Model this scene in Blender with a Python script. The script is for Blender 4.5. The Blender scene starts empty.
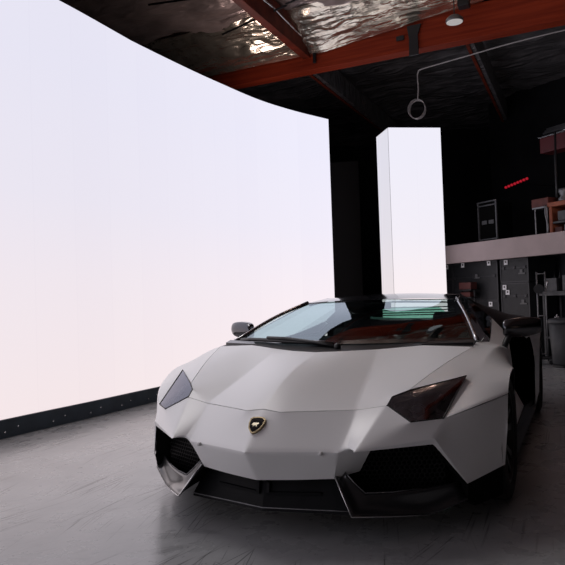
import bpy, bmesh, math, random
from mathutils import Vector, Matrix
random.seed(7)
S = bpy.context.scene
COL = S.collection
PI = math.pi

# ------------------------------------------------------------------ helpers
def new_mat(name, col=(.5,.5,.5), rough=.5, metal=0., spec=.5, coat=0., coat_rough=.05, emit=None, estr=0.):
    m = bpy.data.materials.new(name); m.use_nodes = True
    b = m.node_tree.nodes['Principled BSDF']
    b.inputs['Base Color'].default_value = (*col, 1)
    b.inputs['Roughness'].default_value = rough
    b.inputs['Metallic'].default_value = metal
    b.inputs['Specular IOR Level'].default_value = spec
    b.inputs['Coat Weight'].default_value = coat
    b.inputs['Coat Roughness'].default_value = coat_rough
    if emit:
        b.inputs['Emission Color'].default_value = (*emit, 1)
        b.inputs['Emission Strength'].default_value = estr
    return m

def nodes(m):
    return m.node_tree.nodes, m.node_tree.links, m.node_tree.nodes['Principled BSDF']

def add_noise_variation(m, scale=8., amount=.15, bump=0., bscale=40., rough_amt=0.):
    """small colour / bump variation so that surfaces are not perfectly even"""
    N, L, b = nodes(m)
    tc = N.new('ShaderNodeTexCoord'); no = N.new('ShaderNodeTexNoise')
    no.inputs['Scale'].default_value = scale; no.inputs['Detail'].default_value = 5
    L.new(tc.outputs['Object'], no.inputs['Vector'])
    c = b.inputs['Base Color'].default_value[:3]
    r = N.new('ShaderNodeValToRGB')
    r.color_ramp.elements[0].position = .3; r.color_ramp.elements[1].position = .7
    r.color_ramp.elements[0].color = (*[x*(1-amount) for x in c], 1)
    r.color_ramp.elements[1].color = (*[min(1, x*(1+amount)) for x in c], 1)
    L.new(no.outputs['Fac'], r.inputs['Fac']); L.new(r.outputs['Color'], b.inputs['Base Color'])
    if bump:
        n2 = N.new('ShaderNodeTexNoise'); n2.inputs['Scale'].default_value = bscale
        n2.inputs['Detail'].default_value = 6
        L.new(tc.outputs['Object'], n2.inputs['Vector'])
        bp = N.new('ShaderNodeBump'); bp.inputs['Strength'].default_value = bump; bp.inputs['Distance'].default_value = .02
        L.new(n2.outputs['Fac'], bp.inputs['Height']); L.new(bp.outputs['Normal'], b.inputs['Normal'])
    return m

def empty(name, loc, label, cat, group=None):
    o = bpy.data.objects.new(name, None); COL.objects.link(o); o.location = loc
    o.empty_display_size = .1
    tag(o, label, cat, group); return o

def tag(o, label=None, cat=None, group=None, kind=None):
    if label: o['label'] = label
    if cat: o['category'] = cat
    if group: o['group'] = group
    if kind: o['kind'] = kind
    return o

def root_of(o):
    v = Vector((0,0,0))
    while o is not None:
        v += o.location; o = o.parent
    return v

def obj(name, bm, mat, parent=None, smooth=False, origin=None, label=None):
    """one mesh object from a bmesh given in world coordinates"""
    if parent is not None: off = root_of(parent)
    else: off = Vector(origin) if origin else Vector((0,0,0))
    bmesh.ops.translate(bm, verts=bm.verts, vec=-off)
    me = bpy.data.meshes.new(name); bm.to_mesh(me); bm.free()
    o = bpy.data.objects.new(name, me); COL.objects.link(o)
    if parent is not None: o.parent = parent
    else: o.location = off
    for m in (mat if isinstance(mat, (list, tuple)) else [mat]): me.materials.append(m)
    if smooth:
        for p in me.polygons: p.use_smooth = True
    if label: o['label'] = label
    return o

def B(): return bmesh.new()

def box(bm, c, s, rz=0., bev=0., rot=None):
    r = bmesh.ops.create_cube(bm, size=1.0)
    vs = r['verts']
    M = Matrix.Translation(c) @ (rot if rot is not None else Matrix.Rotation(rz, 4, 'Z')) @ Matrix.Diagonal((*s, 1))
    bmesh.ops.transform(bm, matrix=M, verts=vs)
    if bev:
        es = list({e for v in vs for e in v.link_edges})
        bmesh.ops.bevel(bm, geom=es, offset=bev, segments=2, profile=.5, affect='EDGES')
    return bm

def cyl(bm, a, b, r, r2=None, seg=16, caps=True):
    a = Vector(a); b = Vector(b); d = b - a
    q = d.to_track_quat('Z', 'Y').to_matrix().to_4x4()
    bmesh.ops.create_cone(bm, cap_ends=caps, segments=seg, radius1=r, radius2=r if r2 is None else r2, depth=d.length,
                          matrix=Matrix.Translation((a+b)/2) @ q)
    return bm

def sphere(bm, c, r, seg=16, sc=(1,1,1)):
    bmesh.ops.create_uvsphere(bm, u_segments=seg, v_segments=max(6, seg//2), radius=r,
                              matrix=Matrix.Translation(c) @ Matrix.Diagonal((*sc, 1)))
    return bm

def tube(bm, pts, r, seg=8, closed=False):
    pts = [Vector(p) for p in pts]; n = len(pts); rings = []
    up = Vector((0,0,1))
    prev = None
    for i, p in enumerate(pts):
        if closed: t = (pts[(i+1) % n] - pts[i-1]).normalized()
        else: t = (pts[min(i+1, n-1)] - pts[max(i-1, 0)]).normalized()
        if prev is None:
            a = t.orthogonal().normalized()
        else:
            a = (prev - t*prev.dot(t))
            a = a.normalized() if a.length > 1e-6 else t.orthogonal().normalized()
        prev = a
        b = t.cross(a)
        rings.append([bm.verts.new(p + (a*math.cos(2*PI*k/seg) + b*math.sin(2*PI*k/seg))*r) for k in range(seg)])
    m = n if closed else n-1
    for i in range(m):
        A, C = rings[i], rings[(i+1) % n]
        for k in range(seg):
            bm.faces.new((A[k], A[(k+1) % seg], C[(k+1) % seg], C[k]))
    if not closed:
        bm.faces.new(rings[0][::-1]); bm.faces.new(rings[-1])
    return bm

def poly(bm, pts):
    return bm.faces.new([bm.verts.new(p) for p in pts])

def extruded(bm, pts, vec):
    """closed prism from a polygon"""
    a = [bm.verts.new(p) for p in pts]; b = [bm.verts.new(Vector(p)+Vector(vec)) for p in pts]
    n = len(a)
    bm.faces.new(a); bm.faces.new(b[::-1])
    for i in range(n): bm.faces.new((a[(i+1) % n], a[i], b[i], b[(i+1) % n]))
    bmesh.ops.recalc_face_normals(bm, faces=bm.faces)
    return bm

def lathe(bm, prof, c, axis='X', seg=48, closed=False):
    """prof: list of (axial, radius)"""
    rings = []
    for a, r in prof:
        ring = []
        for k in range(seg):
            t = 2*PI*k/seg
            v = {'X': Vector((a, r*math.cos(t), r*math.sin(t))), 'Z': Vector((r*math.cos(t), r*math.sin(t), a)),
                 'Y': Vector((r*math.cos(t), a, r*math.sin(t)))}[axis]
            ring.append(bm.verts.new(Vector(c)+v))
        rings.append(ring)
    m = len(rings) if closed else len(rings)-1
    for i in range(m):
        A, C = rings[i], rings[(i+1) % len(rings)]
        for k in range(seg): bm.faces.new((A[k], A[(k+1) % seg], C[(k+1) % seg], C[k]))
    bmesh.ops.recalc_face_normals(bm, faces=bm.faces)
    return bm

def lerp(a, b, t): return Vector(a)*(1-t) + Vector(b)*t

# ------------------------------------------------------------------ materials
def mat_paint():
    m = new_mat('satin_white_wrap', (.87,.875,.88), .38, 0, .6, coat=.45, coat_rough=.32)
    N, L, b = nodes(m)
    tc = N.new('ShaderNodeTexCoord'); no = N.new('ShaderNodeTexNoise'); no.inputs['Scale'].default_value = 900
    L.new(tc.outputs['Object'], no.inputs['Vector'])
    bp = N.new('ShaderNodeBump'); bp.inputs['Strength'].default_value = .02; bp.inputs['Distance'].default_value = .001
    L.new(no.outputs['Fac'], bp.inputs['Height']); L.new(bp.outputs['Normal'], b.inputs['Normal'])
    return m
M_paint = mat_paint()
M_black = new_mat('black_plastic', (.012,.012,.014), .45)
M_gloss = new_mat('gloss_black', (.008,.008,.01), .12, coat=.6)
M_mirror = new_mat('mirror_shell', (.13,.13,.14), .18, 1.)
M_pillar_glint = new_mat('pillar_glint', (.45,.45,.46), .22, 1.)
M_deck = new_mat('black_satin_deck', (.006,.006,.007), .45, spec=.2)
M_carbon = add_noise_variation(new_mat('dark_carbon', (.022,.022,.025), .26, coat=.6, coat_rough=.12), 300, .3)
M_split = new_mat('splitter_black', (.004,.0045,.006), .55, spec=.15)
M_fin = new_mat('fin_dark_grey', (.022,.022,.024), .28, coat=.8, coat_rough=.2)
M_rubber = add_noise_variation(new_mat('tyre_rubber', (.012,.012,.012), .8), 60, .2, .2, 200)
M_rim = new_mat('dark_rim', (.012,.012,.013), .4, .3)
M_disc = new_mat('brake_disc', (.05,.05,.05), .4, 1)
M_caliper = new_mat('brake_caliper', (.02,.02,.02), .4)
M_dark = new_mat('dark_void', (.004,.004,.004), .9, spec=.1)
M_leather = add_noise_variation(new_mat('black_leather', (.006,.006,.006), .7, spec=.2), 40, .2, .1, 300)
M_gold = new_mat('badge_gold', (.30,.24,.15), .35, 1)
M_bull = new_mat('badge_bull_gold', (.80,.72,.55), .3, .8)
M_silver = new_mat('bright_metal', (.75,.75,.76), .25, 1)
M_grey_metal = add_noise_variation(new_mat('grey_metal', (.22,.22,.23), .4, .7), 20, .2)
M_mesh = new_mat('mesh_black', (.008,.008,.009), .4, spec=.3)
M_lens_in = new_mat('lamp_reflector', (.35,.33,.34), .25, .9)
M_drl = new_mat('lamp_light_guide', (.85,.78,.78), .35)
M_lamp_house = new_mat('lamp_housing', (.02,.02,.021), .3)
M_sensor = new_mat('sensor_grey', (.62,.61,.61), .4)
M_tail = new_mat('tail_lamp_red', (.25,.01,.01), .2)

def mat_glass(name, tint, ior, refl, rough=.0):
    m = bpy.data.materials.new(name); m.use_nodes = True
    N, L = m.node_tree.nodes, m.node_tree.links
    N.clear()
    out = N.new('ShaderNodeOutputMaterial'); mx = N.new('ShaderNodeMixShader')
    tr = N.new('ShaderNodeBsdfTransparent'); tr.inputs['Color'].default_value = (*tint, 1)
    gl = N.new('ShaderNodeBsdfGlossy'); gl.inputs['Color'].default_value = (*refl, 1); gl.inputs['Roughness'].default_value = rough
    fr = N.new('ShaderNodeFresnel'); fr.inputs['IOR'].default_value = ior
    L.new(fr.outputs[0], mx.inputs[0]); L.new(tr.outputs[0], mx.inputs[1]); L.new(gl.outputs[0], mx.inputs[2])
    L.new(mx.outputs[0], out.inputs['Surface'])
    return m
M_wind = mat_glass('windscreen_glass', (.62,.76,.74), 2.2, (.80,.93,1.0))
M_rearglass = mat_glass('rear_glass', (.30,.66,.52), 1.45, (.8,.95,.95))
M_sideglass = mat_glass('side_glass', (.62,.74,.76), 1.25, (.28,.29,.31))
M_lens = mat_glass('lamp_lens', (.70,.70,.72), 2.7, (.86,.88,1.0), .03)

# ------------------------------------------------------------------ LED material
def mat_led(name, gain=1.0, tint=(1,1,1), far_gain=1.0):
    m = bpy.data.materials.new(name); m.use_nodes = True
    N, L = m.node_tree.nodes, m.node_tree.links
    N.clear()
    out = N.new('ShaderNodeOutputMaterial'); em = N.new('ShaderNodeEmission')
    tc = N.new('ShaderNodeTexCoord'); sp = N.new('ShaderNodeSeparateXYZ')
    L.new(tc.outputs['Object'], sp.inputs[0])
    mr = N.new('ShaderNodeMapRange'); mr.inputs['From Min'].default_value = .2; mr.inputs['From Max'].default_value = 3.6
    L.new(sp.outputs['Z'], mr.inputs['Value'])
    r = N.new('ShaderNodeValToRGB'); e = r.color_ramp.elements
    e[0].position = 0; e[0].color = (.915,.800,.815,1)
    e[1].position = 1; e[1].color = (.800,.785,.905,1)
    k = r.color_ramp.elements.new(.35); k.color = (.875,.80,.855,1)
    k = r.color_ramp.elements.new(.6); k.color = (.825,.79,.885,1)
    L.new(mr.outputs[0], r.inputs['Fac'])
    # faint differences from module to module
    uv = N.new('ShaderNodeUVMap')
    br = N.new('ShaderNodeTexBrick'); br.offset = 0; br.squash = 1
    br.inputs['Color1'].default_value = (1,1,1,1); br.inputs['Color2'].default_value = (.985,.984,.99,1)
    br.inputs['Mortar'].default_value = (.975,.975,.98,1)
    br.inputs['Scale'].default_value = 1; br.inputs['Brick Width'].default_value = .5; br.inputs['Row Height'].default_value = 8
    br.inputs['Mortar Size'].default_value = .004; br.inputs['Bias'].default_value = -.2
    L.new(uv.outputs[0], br.inputs['Vector'])
    mx = N.new('ShaderNodeMix'); mx.data_type = 'RGBA'; mx.blend_type = 'MULTIPLY'; mx.inputs[0].default_value = 1
    L.new(r.outputs['Color'], mx.inputs[6]); L.new(br.outputs['Color'], mx.inputs[7])
    m2 = N.new('ShaderNodeMix'); m2.data_type = 'RGBA'; m2.blend_type = 'MULTIPLY'; m2.inputs[0].default_value = 1
    L.new(mx.outputs[2], m2.inputs[6]); m2.inputs[7].default_value = (*tint, 1)
    L.new(m2.outputs[2], em.inputs['Color'])
    # the panels towards the far end run a little brighter
    fg = N.new('ShaderNodeMapRange'); fg.inputs['From Min'].default_value = 0; fg.inputs['From Max'].default_value = 5
    fg.inputs['To Min'].default_value = gain; fg.inputs['To Max'].default_value = gain*far_gain
    L.new(sp.outputs['Y'], fg.inputs['Value']); L.new(fg.outputs[0], em.inputs['Strength'])
    L.new(em.outputs[0], out.inputs['Surface'])
    return m
M_led = mat_led('led_screen', 1.0, (1,1,1), 1.09)
M_ledside = mat_led('led_pillar_side', .94, (1,1.0,.97))
M_ledp = mat_led('led_pillar_screen', 1.09, (1,1.0,.97))

# ------------------------------------------------------------------ car cage
def V(*a): return Vector(a)
P = dict(
 # nose
 hc=(0,.168,.609), H=(.089,.162,.599), r0=(.42,.325,.596),
 n0=(0,-.037,.444), n1=(.2,.045,.440), Vt=(.40,.119,.435),
 b0=(0,.067,.291), b1=(.18,.112,.294), Nn=(.356,.172,.300),
 W=(.438,.148,.461), W2=(.488,.084,.452), Wb=(.52,.24,.435), Nb=(.44,.30,.31),
 It=(.792,.347,.477), I=(.785,.350,.450), G=(.909,.49,.241),
 A=(.566,.362,.618), K=(.575,.420,.650), E=(.644,.507,.675), D=(.880,.774,.717), C=(.822,.435,.554), Bq=(.691,.312,.552),
 # ridge and fender
 c1=(.862,.592,.615), c2=(.912,.830,.716), c3=(.944,1.115,.792), c4=(.965,1.433,.828), c5=(.985,1.66,.785),
 s1=(.965,.60,.602),
 Q=(1.053,.745,.280), a05=(1.070,.765,.46), a1=(1.074,.815,.625), a2=(1.072,.930,.702), a3=(1.074,1.12,.728), a4=(1.066,1.315,.692), a5=(1.045,1.465,.56), a6=(1.03,1.51,.29),
 t1=(.742,.82,.764), S1=(.853,1.20,.832), kv=(.575,1.15,.844),
 Pc=(.844,1.402,.847), d4=(.885,1.66,.825),
 # hood
 m0=(0,.47,.752), m1=(.10,.48,.738), m2=(.376,.66,.702),
 k0=(0,.86,.826), k1=(.17,.90,.830), k2=(.331,1.03,.830),
 # glass base
 g0=(0,1.02,.858), g1=(.33,1.10,.857), g2=(.60,1.245,.853),
 # header and roof
 h0=(0,2.22,1.120), h1=(.33,2.205,1.118), T=(.597,2.179,1.106),
 q0=(0,2.55,1.172), q1=(.30,2.55,1.168), q2=(.565,2.55,1.140),
 u0=(0,2.95,1.150), u1=(.29,2.95,1.144), u2=(.53,2.95,1.118),
 P2=(.864,1.432,.842), T2=(.609,2.19,1.091),
 # door
 d0=(1.0,1.58,.19), d1=(.985,1.60,.42), d2=(1.02,1.64,.62),
 e0=(.995,2.25,.18), e1=(.90,2.25,.44), e2=(.965,2.25,.62), e3=(.955,2.25,.735), e4=(.82,2.25,.812),
 f0=(.985,2.92,.18), f1=(.86,2.88,.45), f2=(.88,2.88,.70), f3=(.865,2.90,.80), f4=(.748,2.95,.925),
 # rear fender
 i0=(1.045,3.18,.18), i1=(1.05,3.14,.40), i2=(1.062,3.10,.60), i3=(1.03,3.05,.765), i4=(.90,3.0,.875),
 z0=(1.06,3.455,.25), z1=(1.072,3.50,.565), z2=(1.072,3.655,.725), z3=(1.074,3.87,.785), z4=(1.07,4.085,.725), z5=(1.06,4.24,.565), z6=(1.04,4.285,.25),
 y1=(1.035,3.45,.815), y2=(1.03,3.9,.84), y3=(1.0,4.4,.85), y4=(.95,4.78,.85),
 x1=(.82,3.45,.93), x2=(.80,3.9,.93), x3=(.79,4.4,.925), x4=(.74,4.80,.88),
 v4=(.98,4.78,.60), v5=(.96,4.74,.30),
 # engine cover
 w1=(.62,3.02,1.055), w2=(.70,3.45,.99), w3=(.72,3.9,.955),
 o0=(0,3.06,.915), o1=(.40,3.06,.915), o2=(.44,3.5,.91), o3=(.50,3.95,.90), o4=(.54,4.4,.885), o5=(.55,4.80,.86),
 o0b=(0,3.5,.91), o0c=(0,3.95,.90), o0d=(0,4.4,.885), o0e=(0,4.80,.86),
 r5=(.60,4.83,.62), r6=(.60,4.80,.32), r0t=(0,4.84,.62), r0b=(0,4.81,.32),
)
SHARP = set('hc H r0 n0 Vt b0 Nn W W2 Wb Nb It I G Q A K E D C Bq k0 k2 kv S1 Pc g0 T P2 T2 u2 f4 d0 i0 i1 f0 z0 z6 v5 k1'.split())
F = [
 # front bumper
 ('bumper', 'hc H n1 n0'), ('bumper', 'H r0 Vt n1'), ('bumper', 'r0 W Vt'),
 ('bumper', 'n0 n1 b1 b0'), ('bumper', 'n1 Vt Nn b1'), ('bumper', 'Vt Wb Nb Nn'), ('bumper', 'Vt W W2 Wb'),
 ('bumper', 'r0 A W2 W'), ('bumper', 'A Bq W2'), ('bumper', 'Bq C It W2'), ('bumper', 'W2 It I'),
 ('bumper', 'C s1 G It'), ('bumper', 'It G I'), ('bumper', 's1 a1 a05 Q G'),
 # front fenders
 ('fender', 'C s1 c2 c1'), ('fender', 's1 a1 a2 c2'), ('fender', 'a2 a3 c3 c2'), ('fender', 'a3 a4 c4 c3'),
 ('fender', 'a4 d2 c5 c4'), ('fender', 'a4 a5 d1 d2'), ('fender', 'a5 a6 d0 d1'),
 ('fender', 'C c1 c2 D'), ('fender', 'E D c2 t1'), ('fender', 't1 c2 c3 S1'), ('fender', 'S1 c3 c4 Pc'), ('fender', 'Pc c4 c5 d4'),
 ('fender', 'Pc d4 P2'),
 # bonnet
 ('hood', 'hc H m1 m0'), ('hood', 'H r0 m2 m1'), ('hood', 'm0 m1 k1 k0'), ('hood', 'm1 m2 k2 k1'),
 ('hood', 'r0 A K'), ('hood', 'r0 K E m2'), ('hood', 'm2 E t1 kv'), ('hood', 'm2 kv k2'), ('hood', 't1 S1 kv'),
 # cowl
 ('cowl', 'k0 k1 k2 g1 g0'), ('cowl', 'k2 kv g2 g1'), ('cowl', 'kv S1 Pc g2'),
 # roof
 ('roof', 'h0 h1 q1 q0'), ('roof', 'h1 T q2 q1'), ('roof', 'q0 q1 u1 u0'), ('roof', 'q1 q2 u2 u1'), ('pillar', 'T T2 q2'),
 ('pillar', 'Pc P2 T2 T'),
 # door
 ('door', 'd0 d1 e1 e0'), ('door', 'd1 d2 e2 e1'), ('door', 'd2 c5 e3 e2'), ('door', 'c5 d4 e4 e3'),
 ('door', 'e0 e1 f1 f0'), ('door', 'e1 e2 f2 f1'), ('door', 'e2 e3 f3 f2'), ('door', 'e3 e4 f4 f3'),
 # rear fender
 ('deck', 'f3 f4 x1 i4'), ('rear', 'f3 i4 i3'), ('rear', 'i0 i1 z1 z0'), ('rear', 'i1 i2 z2 z1'), ('rear', 'i2 i3 y1 z2'), ('deck', 'i3 i4 x1 y1'),
 ('rear', 'z2 y1 y2 z3'), ('rear', 'z3 y2 y3 z4'), ('rear', 'z4 y3 y4 v4 z5'), ('rear', 'z5 v4 v5 z6'),
 ('deck', 'y1 x1 x2 y2'), ('deck', 'y2 x2 x3 y3'), ('deck', 'y3 x3 x4 y4'),
 # deck
 ('deck', 'u2 f4 x1 w2 w1'), ('deck', 'w2 x1 x2 w3'), ('deck', 'w3 x2 x3 o4 o3'), ('deck', 'o4 x3 x4 o5'),
 ('deck', 'w1 w2 o2 o1'), ('deck', 'w2 w3 o3 o2'), ('deck', 'o0 o1 o2 o0b'), ('deck', 'o0b o2 o3 o0c'), ('deck', 'o0c o3 o4 o0d'), ('deck', 'o0d o4 o5 o0e'),
 # tail
 ('tail', 'o0e o5 r5 r0t'), ('tail', 'o5 x4 y4 v4 r5'), ('tail', 'r0t r5 r6 r0b'), ('tail', 'r5 v4 v5 r6'),
]
CREASE = {}
def cr(path, w=.9):
    ks = path.split()
    for a, b in zip(ks, ks[1:]): CREASE[frozenset((a, b))] = w
cr('n0 n1 Vt', .95); cr('hc n0 b0', .9); cr('hc m0 k0', .75); cr('r0 m2 k2', 1); cr('r0 W', .95); cr('A W2', .95); cr('Vt W W2 It', .95)
cr('W2 I G', 1); cr('It G', .8); cr('It I', .6); cr('Vt Nn', 1); cr('Vt Wb', 1); cr('W2 Wb', 1); cr('Vt r0',.3)
cr('It C', .6); cr('C c1 c2 c3 c4', .8); cr('c4 c5 e3 f3', .6); cr('a2 s1', 0)
cr('hc H r0 A', 1); cr('A K E D C Bq A', 1); cr('E t1 S1', 1); cr('S1 kv k2 k1 k0', 1); cr('Bq W2', .15)
cr('T u2', .7); cr('Pc T', 1); cr('i0 i1 i2 i3 i4', .7); cr('y1 y2 y3 y4', .6); cr('y4 v4 v5', .6); cr('x4 o5 o0e', .8)
cr('f1 e1 d1', .5); cr('f2 e2 d2', .5); cr('u2 w1 w2 w3', .6)

PARTS = ['bumper', 'fender', 'hood', 'cowl', 'roof', 'pillar', 'door', 'rear', 'deck', 'tail']
PMAT = dict(bumper=M_paint, fender=M_paint, hood=M_paint, cowl=M_black, roof=M_gloss, pillar=M_gloss, door=M_paint, rear=M_paint, deck=M_deck, tail=M_black)
PNAME = dict(bumper='front_bumper', fender='front_fender', hood='bonnet', cowl='windscreen_cowl', roof='roof_panel', pillar='windscreen_pillar',
             door='door', rear='rear_fender', deck='engine_cover', tail='rear_bumper')
PSPLIT = {'fender', 'pillar', 'door', 'rear'}

car = empty('sports_car', (0,2.4,0), 'low white wedge-shaped sports car with black roof, parked on the concrete before the curved screen', 'car')

def build_shell():
    bm = B(); vs = {}
    ce = bm.edges.layers.float.new('crease_edge'); cv = bm.verts.layers.float.new('crease_vert')
    for k, c in P.items():
        for s in (1, -1):
            if abs(c[0]) < 1e-6:
                if (k, 1) not in vs: vs[(k, 1)] = bm.verts.new(c)
                vs[(k, -1)] = vs[(k, 1)]
            else: vs[(k, s)] = bm.verts.new((c[0]*s, c[1], c[2]))
    for part, names in F:
        ks = names.split()
        for s in (1, -1):
            l = [vs[(k, s)] for k in ks]
            if s < 0: l = l[::-1]
            if len(set(l)) < 3: continue
            f = bm.faces.new(l); f.material_index = PARTS.index(part)
    # drop vertices that no face uses
    bmesh.ops.delete(bm, geom=[v for v in bm.verts if not v.link_faces], context='VERTS')
    bmesh.ops.recalc_face_normals(bm, faces=bm.faces)
    up = sum((f.normal.z for f in bm.faces if f.material_index == PARTS.index('hood')))
    if up < 0: bmesh.ops.reverse_faces(bm, faces=bm.faces)
    inv = {v: k for k, v in vs.items() if v.is_valid}
    for e in bm.edges:
        a, b = inv[e.verts[0]][0], inv[e.verts[1]][0]
        e[ce] = CREASE.get(frozenset((a, b)), 0.)
        if len(e.link_faces) == 2 and e.link_faces[0].material_index != e.link_faces[1].material_index:
            e[ce] = max(e[ce], .6)
        if len(e.link_faces) == 1: e[ce] = 1.
    for v in bm.verts:
        if inv[v][0] in SHARP: v[cv] = 1.
    me = bpy.data.meshes.new('cage'); bm.to_mesh(me); bm.free()
    o = bpy.data.objects.new('cage', me); COL.objects.link(o)
    for p in PARTS: me.materials.append(PMAT[p])
    sm = o.modifiers.new('s', 'SUBSURF'); sm.levels = 4; sm.render_levels = 4
    dg = bpy.context.evaluated_depsgraph_get(); dg.update()
    ev = o.evaluated_get(dg); m2 = bpy.data.meshes.new_from_object(ev)
    full = B(); full.from_mesh(m2)
    bpy.data.objects.remove(o); bpy.data.meshes.remove(me)
    full.normal_update()
    out = {}
    for pi, part in enumerate(PARTS):
        for side in ((1, -1) if part in PSPLIT else (0,)):
            fs = [f for f in full.faces if f.material_index == pi and (side == 0 or f.calc_center_median().x*side > 0)]
            fset = set(fs); bm = B(); mp = {}
            for f in fs:
                for v in f.verts:
                    if v not in mp: mp[v] = bm.verts.new(v.co)
            for f in fs:
                bm.faces.new([mp[v] for v in f.verts]).smooth = True
            # panel gap: move shared border inwards a little, then turn the edge in
            for v, nv in mp.items():
                other = [f for f in v.link_faces if f not in fset]
                border = any(sum(f in fset for f in e.link_faces) == 1 for e in v.link_edges)
                if border and other and part not in ('deck', 'tail'):
                    mine = [f for f in v.link_faces if f in fset]
                    c = sum((f.calc_center_median() for f in mine), Vector())/len(mine)
                    d = c - v.co
                    if d.length > 1e-6: nv.co = v.co + d.normalized()*min(.0036, d.length*.35)
            bm.normal_update()
            back = {nv: v for v, nv in mp.items()}
            shared = {frozenset(e.verts) for f in fs for e in f.edges if any(g not in fset for g in e.link_faces)}
            be = [e for e in bm.edges if len(e.link_faces) == 1 and frozenset((back[e.verts[0]], back[e.verts[1]])) in shared]
            bn = {v: v.normal.copy() for e in be for v in e.verts}
            for nv in bn: bn[nv] = back[nv].normal.copy() if back[nv].normal.dot(nv.normal) > .3 else nv.normal.copy()
            low = {v: bm.verts.new(v.co - n*.03) for v, n in bn.items()}
            for e in be:
                a, b = e.verts; f = e.link_faces[0]
                for l in f.loops:
                    if l.edge == e:
                        a, b = l.vert, l.link_loop_next.vert
                bm.faces.new((b, a, low[a], low[b])).smooth = False
            ob = obj(PNAME[part], bm, PMAT[part], car)
            # keep creases crisp: sharp edges by angle
            for e in ob.data.edges: pass
            ob.data.set_sharp_from_angle(angle=math.radians(28))
            out[(part, side)] = ob
    full.free()
    return out
SH = build_shell()
SH[('roof', 0)]['label'] = 'gloss black roof panel'
SH[('deck', 0)]['label'] = 'black rear deck behind the cabin'

def mir(p, s): return Vector((p[0]*s, p[1], p[2]))
def cg(*ks): return [P[k] for k in ks]

def sub_patch(grid, lev=2):
    """smooth patch from a rectangular grid of points, by Catmull-Rom"""
    def crm(p0, p1, p2, p3, t):
        return .5*((2*p1)+(p2-p0)*t+(2*p0-5*p1+4*p2-p3)*t*t+(3*p1-p0-3*p2+p3)*t**3)
    def row(ps, n):
        ps = [Vector(p) for p in ps]; out = []
        for i in range(len(ps)-1):
            p0 = ps[i-1] if i > 0 else 2*ps[0]-ps[1]
            p3 = ps[i+2] if i+2 < len(ps) else 2*ps[-1]-ps[-2]
            for k in range(n): out.append(crm(p0, ps[i], ps[i+1], p3, k/n))
        return out + [ps[-1]]
    n = 4
    rows = [row(r, n) for r in grid]
    cols = [row([r[i] for r in rows], n) for i in range(len(rows[0]))]
    return [[cols[i][j] for i in range(len(cols))] for j in range(len(cols[0]))]

def catmull_v(ps):
    G = sub_patch([ps, ps]); return G[0]

def patch_bm(bm, G, flip=False):
    vv = [[bm.verts.new(p) for p in r] for r in G]
    for i in range(len(vv)-1):
        for j in range(len(vv[0])-1):
            f = (vv[i][j], vv[i][j+1], vv[i+1][j+1], vv[i+1][j])
            bm.faces.new(f[::-1] if flip else f)
    return bm

# ---- windscreen, with its black border band
gb = [mir(P['Pc'], -1), mir(P['g2'], -1), mir(P['g1'], -1), V(*P['g0']), V(*P['g1']), V(*P['g2']), V(*P['Pc'])]
gt = [mir(P['T'], -1), V(-.46,2.195,1.105), V(-.24,2.21,1.111), V(*P['h0']), V(.24,2.21,1.111), V(.46,2.195,1.105), V(*P['T'])]
gm = [lerp(a, b, .5) + V(0,-.012,.020) for a, b in zip(gb, gt)]
GW = sub_patch([gb, gm, gt])
bm = B(); patch_bm(bm, GW)
obj('windscreen', bm, M_wind, car, True, label='tinted windscreen glass')
# border band (printed frit) just inside the glass edge
bm = B()
nI, nJ = len(GW), len(GW[0])
def inner(i, j):
    return GW[i][j] - V(0,0,.004)
vv = {}
def gv(u, v):
    fi, fj = u*(nI-1), v*(nJ-1); i, j = min(int(fi), nI-2), min(int(fj), nJ-2); a, b = fi-i, fj-j
    return (GW[i][j]*(1-a)*(1-b)+GW[i+1][j]*a*(1-b)+GW[i][j+1]*(1-a)*b+GW[i+1][j+1]*a*b) + V(0,-.001,.0025)
def band(u0, u1, v0, v1, n, along):
    pr = None
    for k in range(n+1):
        t = k/n
        if along == 'v': a, b = gv(u0, v0+(v1-v0)*t), gv(u1, v0+(v1-v0)*t)
        else: a, b = gv(u0+(u1-u0)*t, v0), gv(u0+(u1-u0)*t, v1)
        c = (bm.verts.new(a), bm.verts.new(b))
        if pr: bm.faces.new((pr[0], c[0], c[1], pr[1]))
        pr = c
band(0, .06, 0, 1, 30, 'v'); band(0, 1, 0, .018, 14, 'u'); band(0, 1, .982, 1, 14, 'u'); band(.97, 1, 0, 1, 30, 'v')
obj('windscreen_border', bm, M_gloss, car, True, label='black border of the windscreen')

# ---- added metal tubes imitating the screen's reflection along the gloss black pillars
for s in (1, -1):
    bm = B()
    a, b = V(*P['Pc']), V(*P['T'])
    tube(bm, catmull_v([mir(a + V(.004,-.01,.004), s), mir(lerp(a, b, .5) + V(.006,-.008,.022), s), mir(b + V(.002,0,.004), s)]), .012, 12)
    obj('pillar_glint', bm, M_pillar_glint, car, True)

# ---- side windows
for s in (1, -1):
    pts = [mir(P[k], s) for k in ('P2', 'd4', 'e4', 'f4')]
    top = [mir(P['T2'], s), mir(P['q2'], s), mir(P['u2'], s)]
    bm = B()
    b = [bm.verts.new(p) for p in pts]; t = [bm.verts.new(p) for p in top]
    bm.faces.new((b[0], b[1], t[0])); bm.faces.new((b[1], b[2], t[1], t[0])); bm.faces.new((b[2], b[3], t[2], t[1]))
    obj('side_window', bm, M_sideglass, car)

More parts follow.
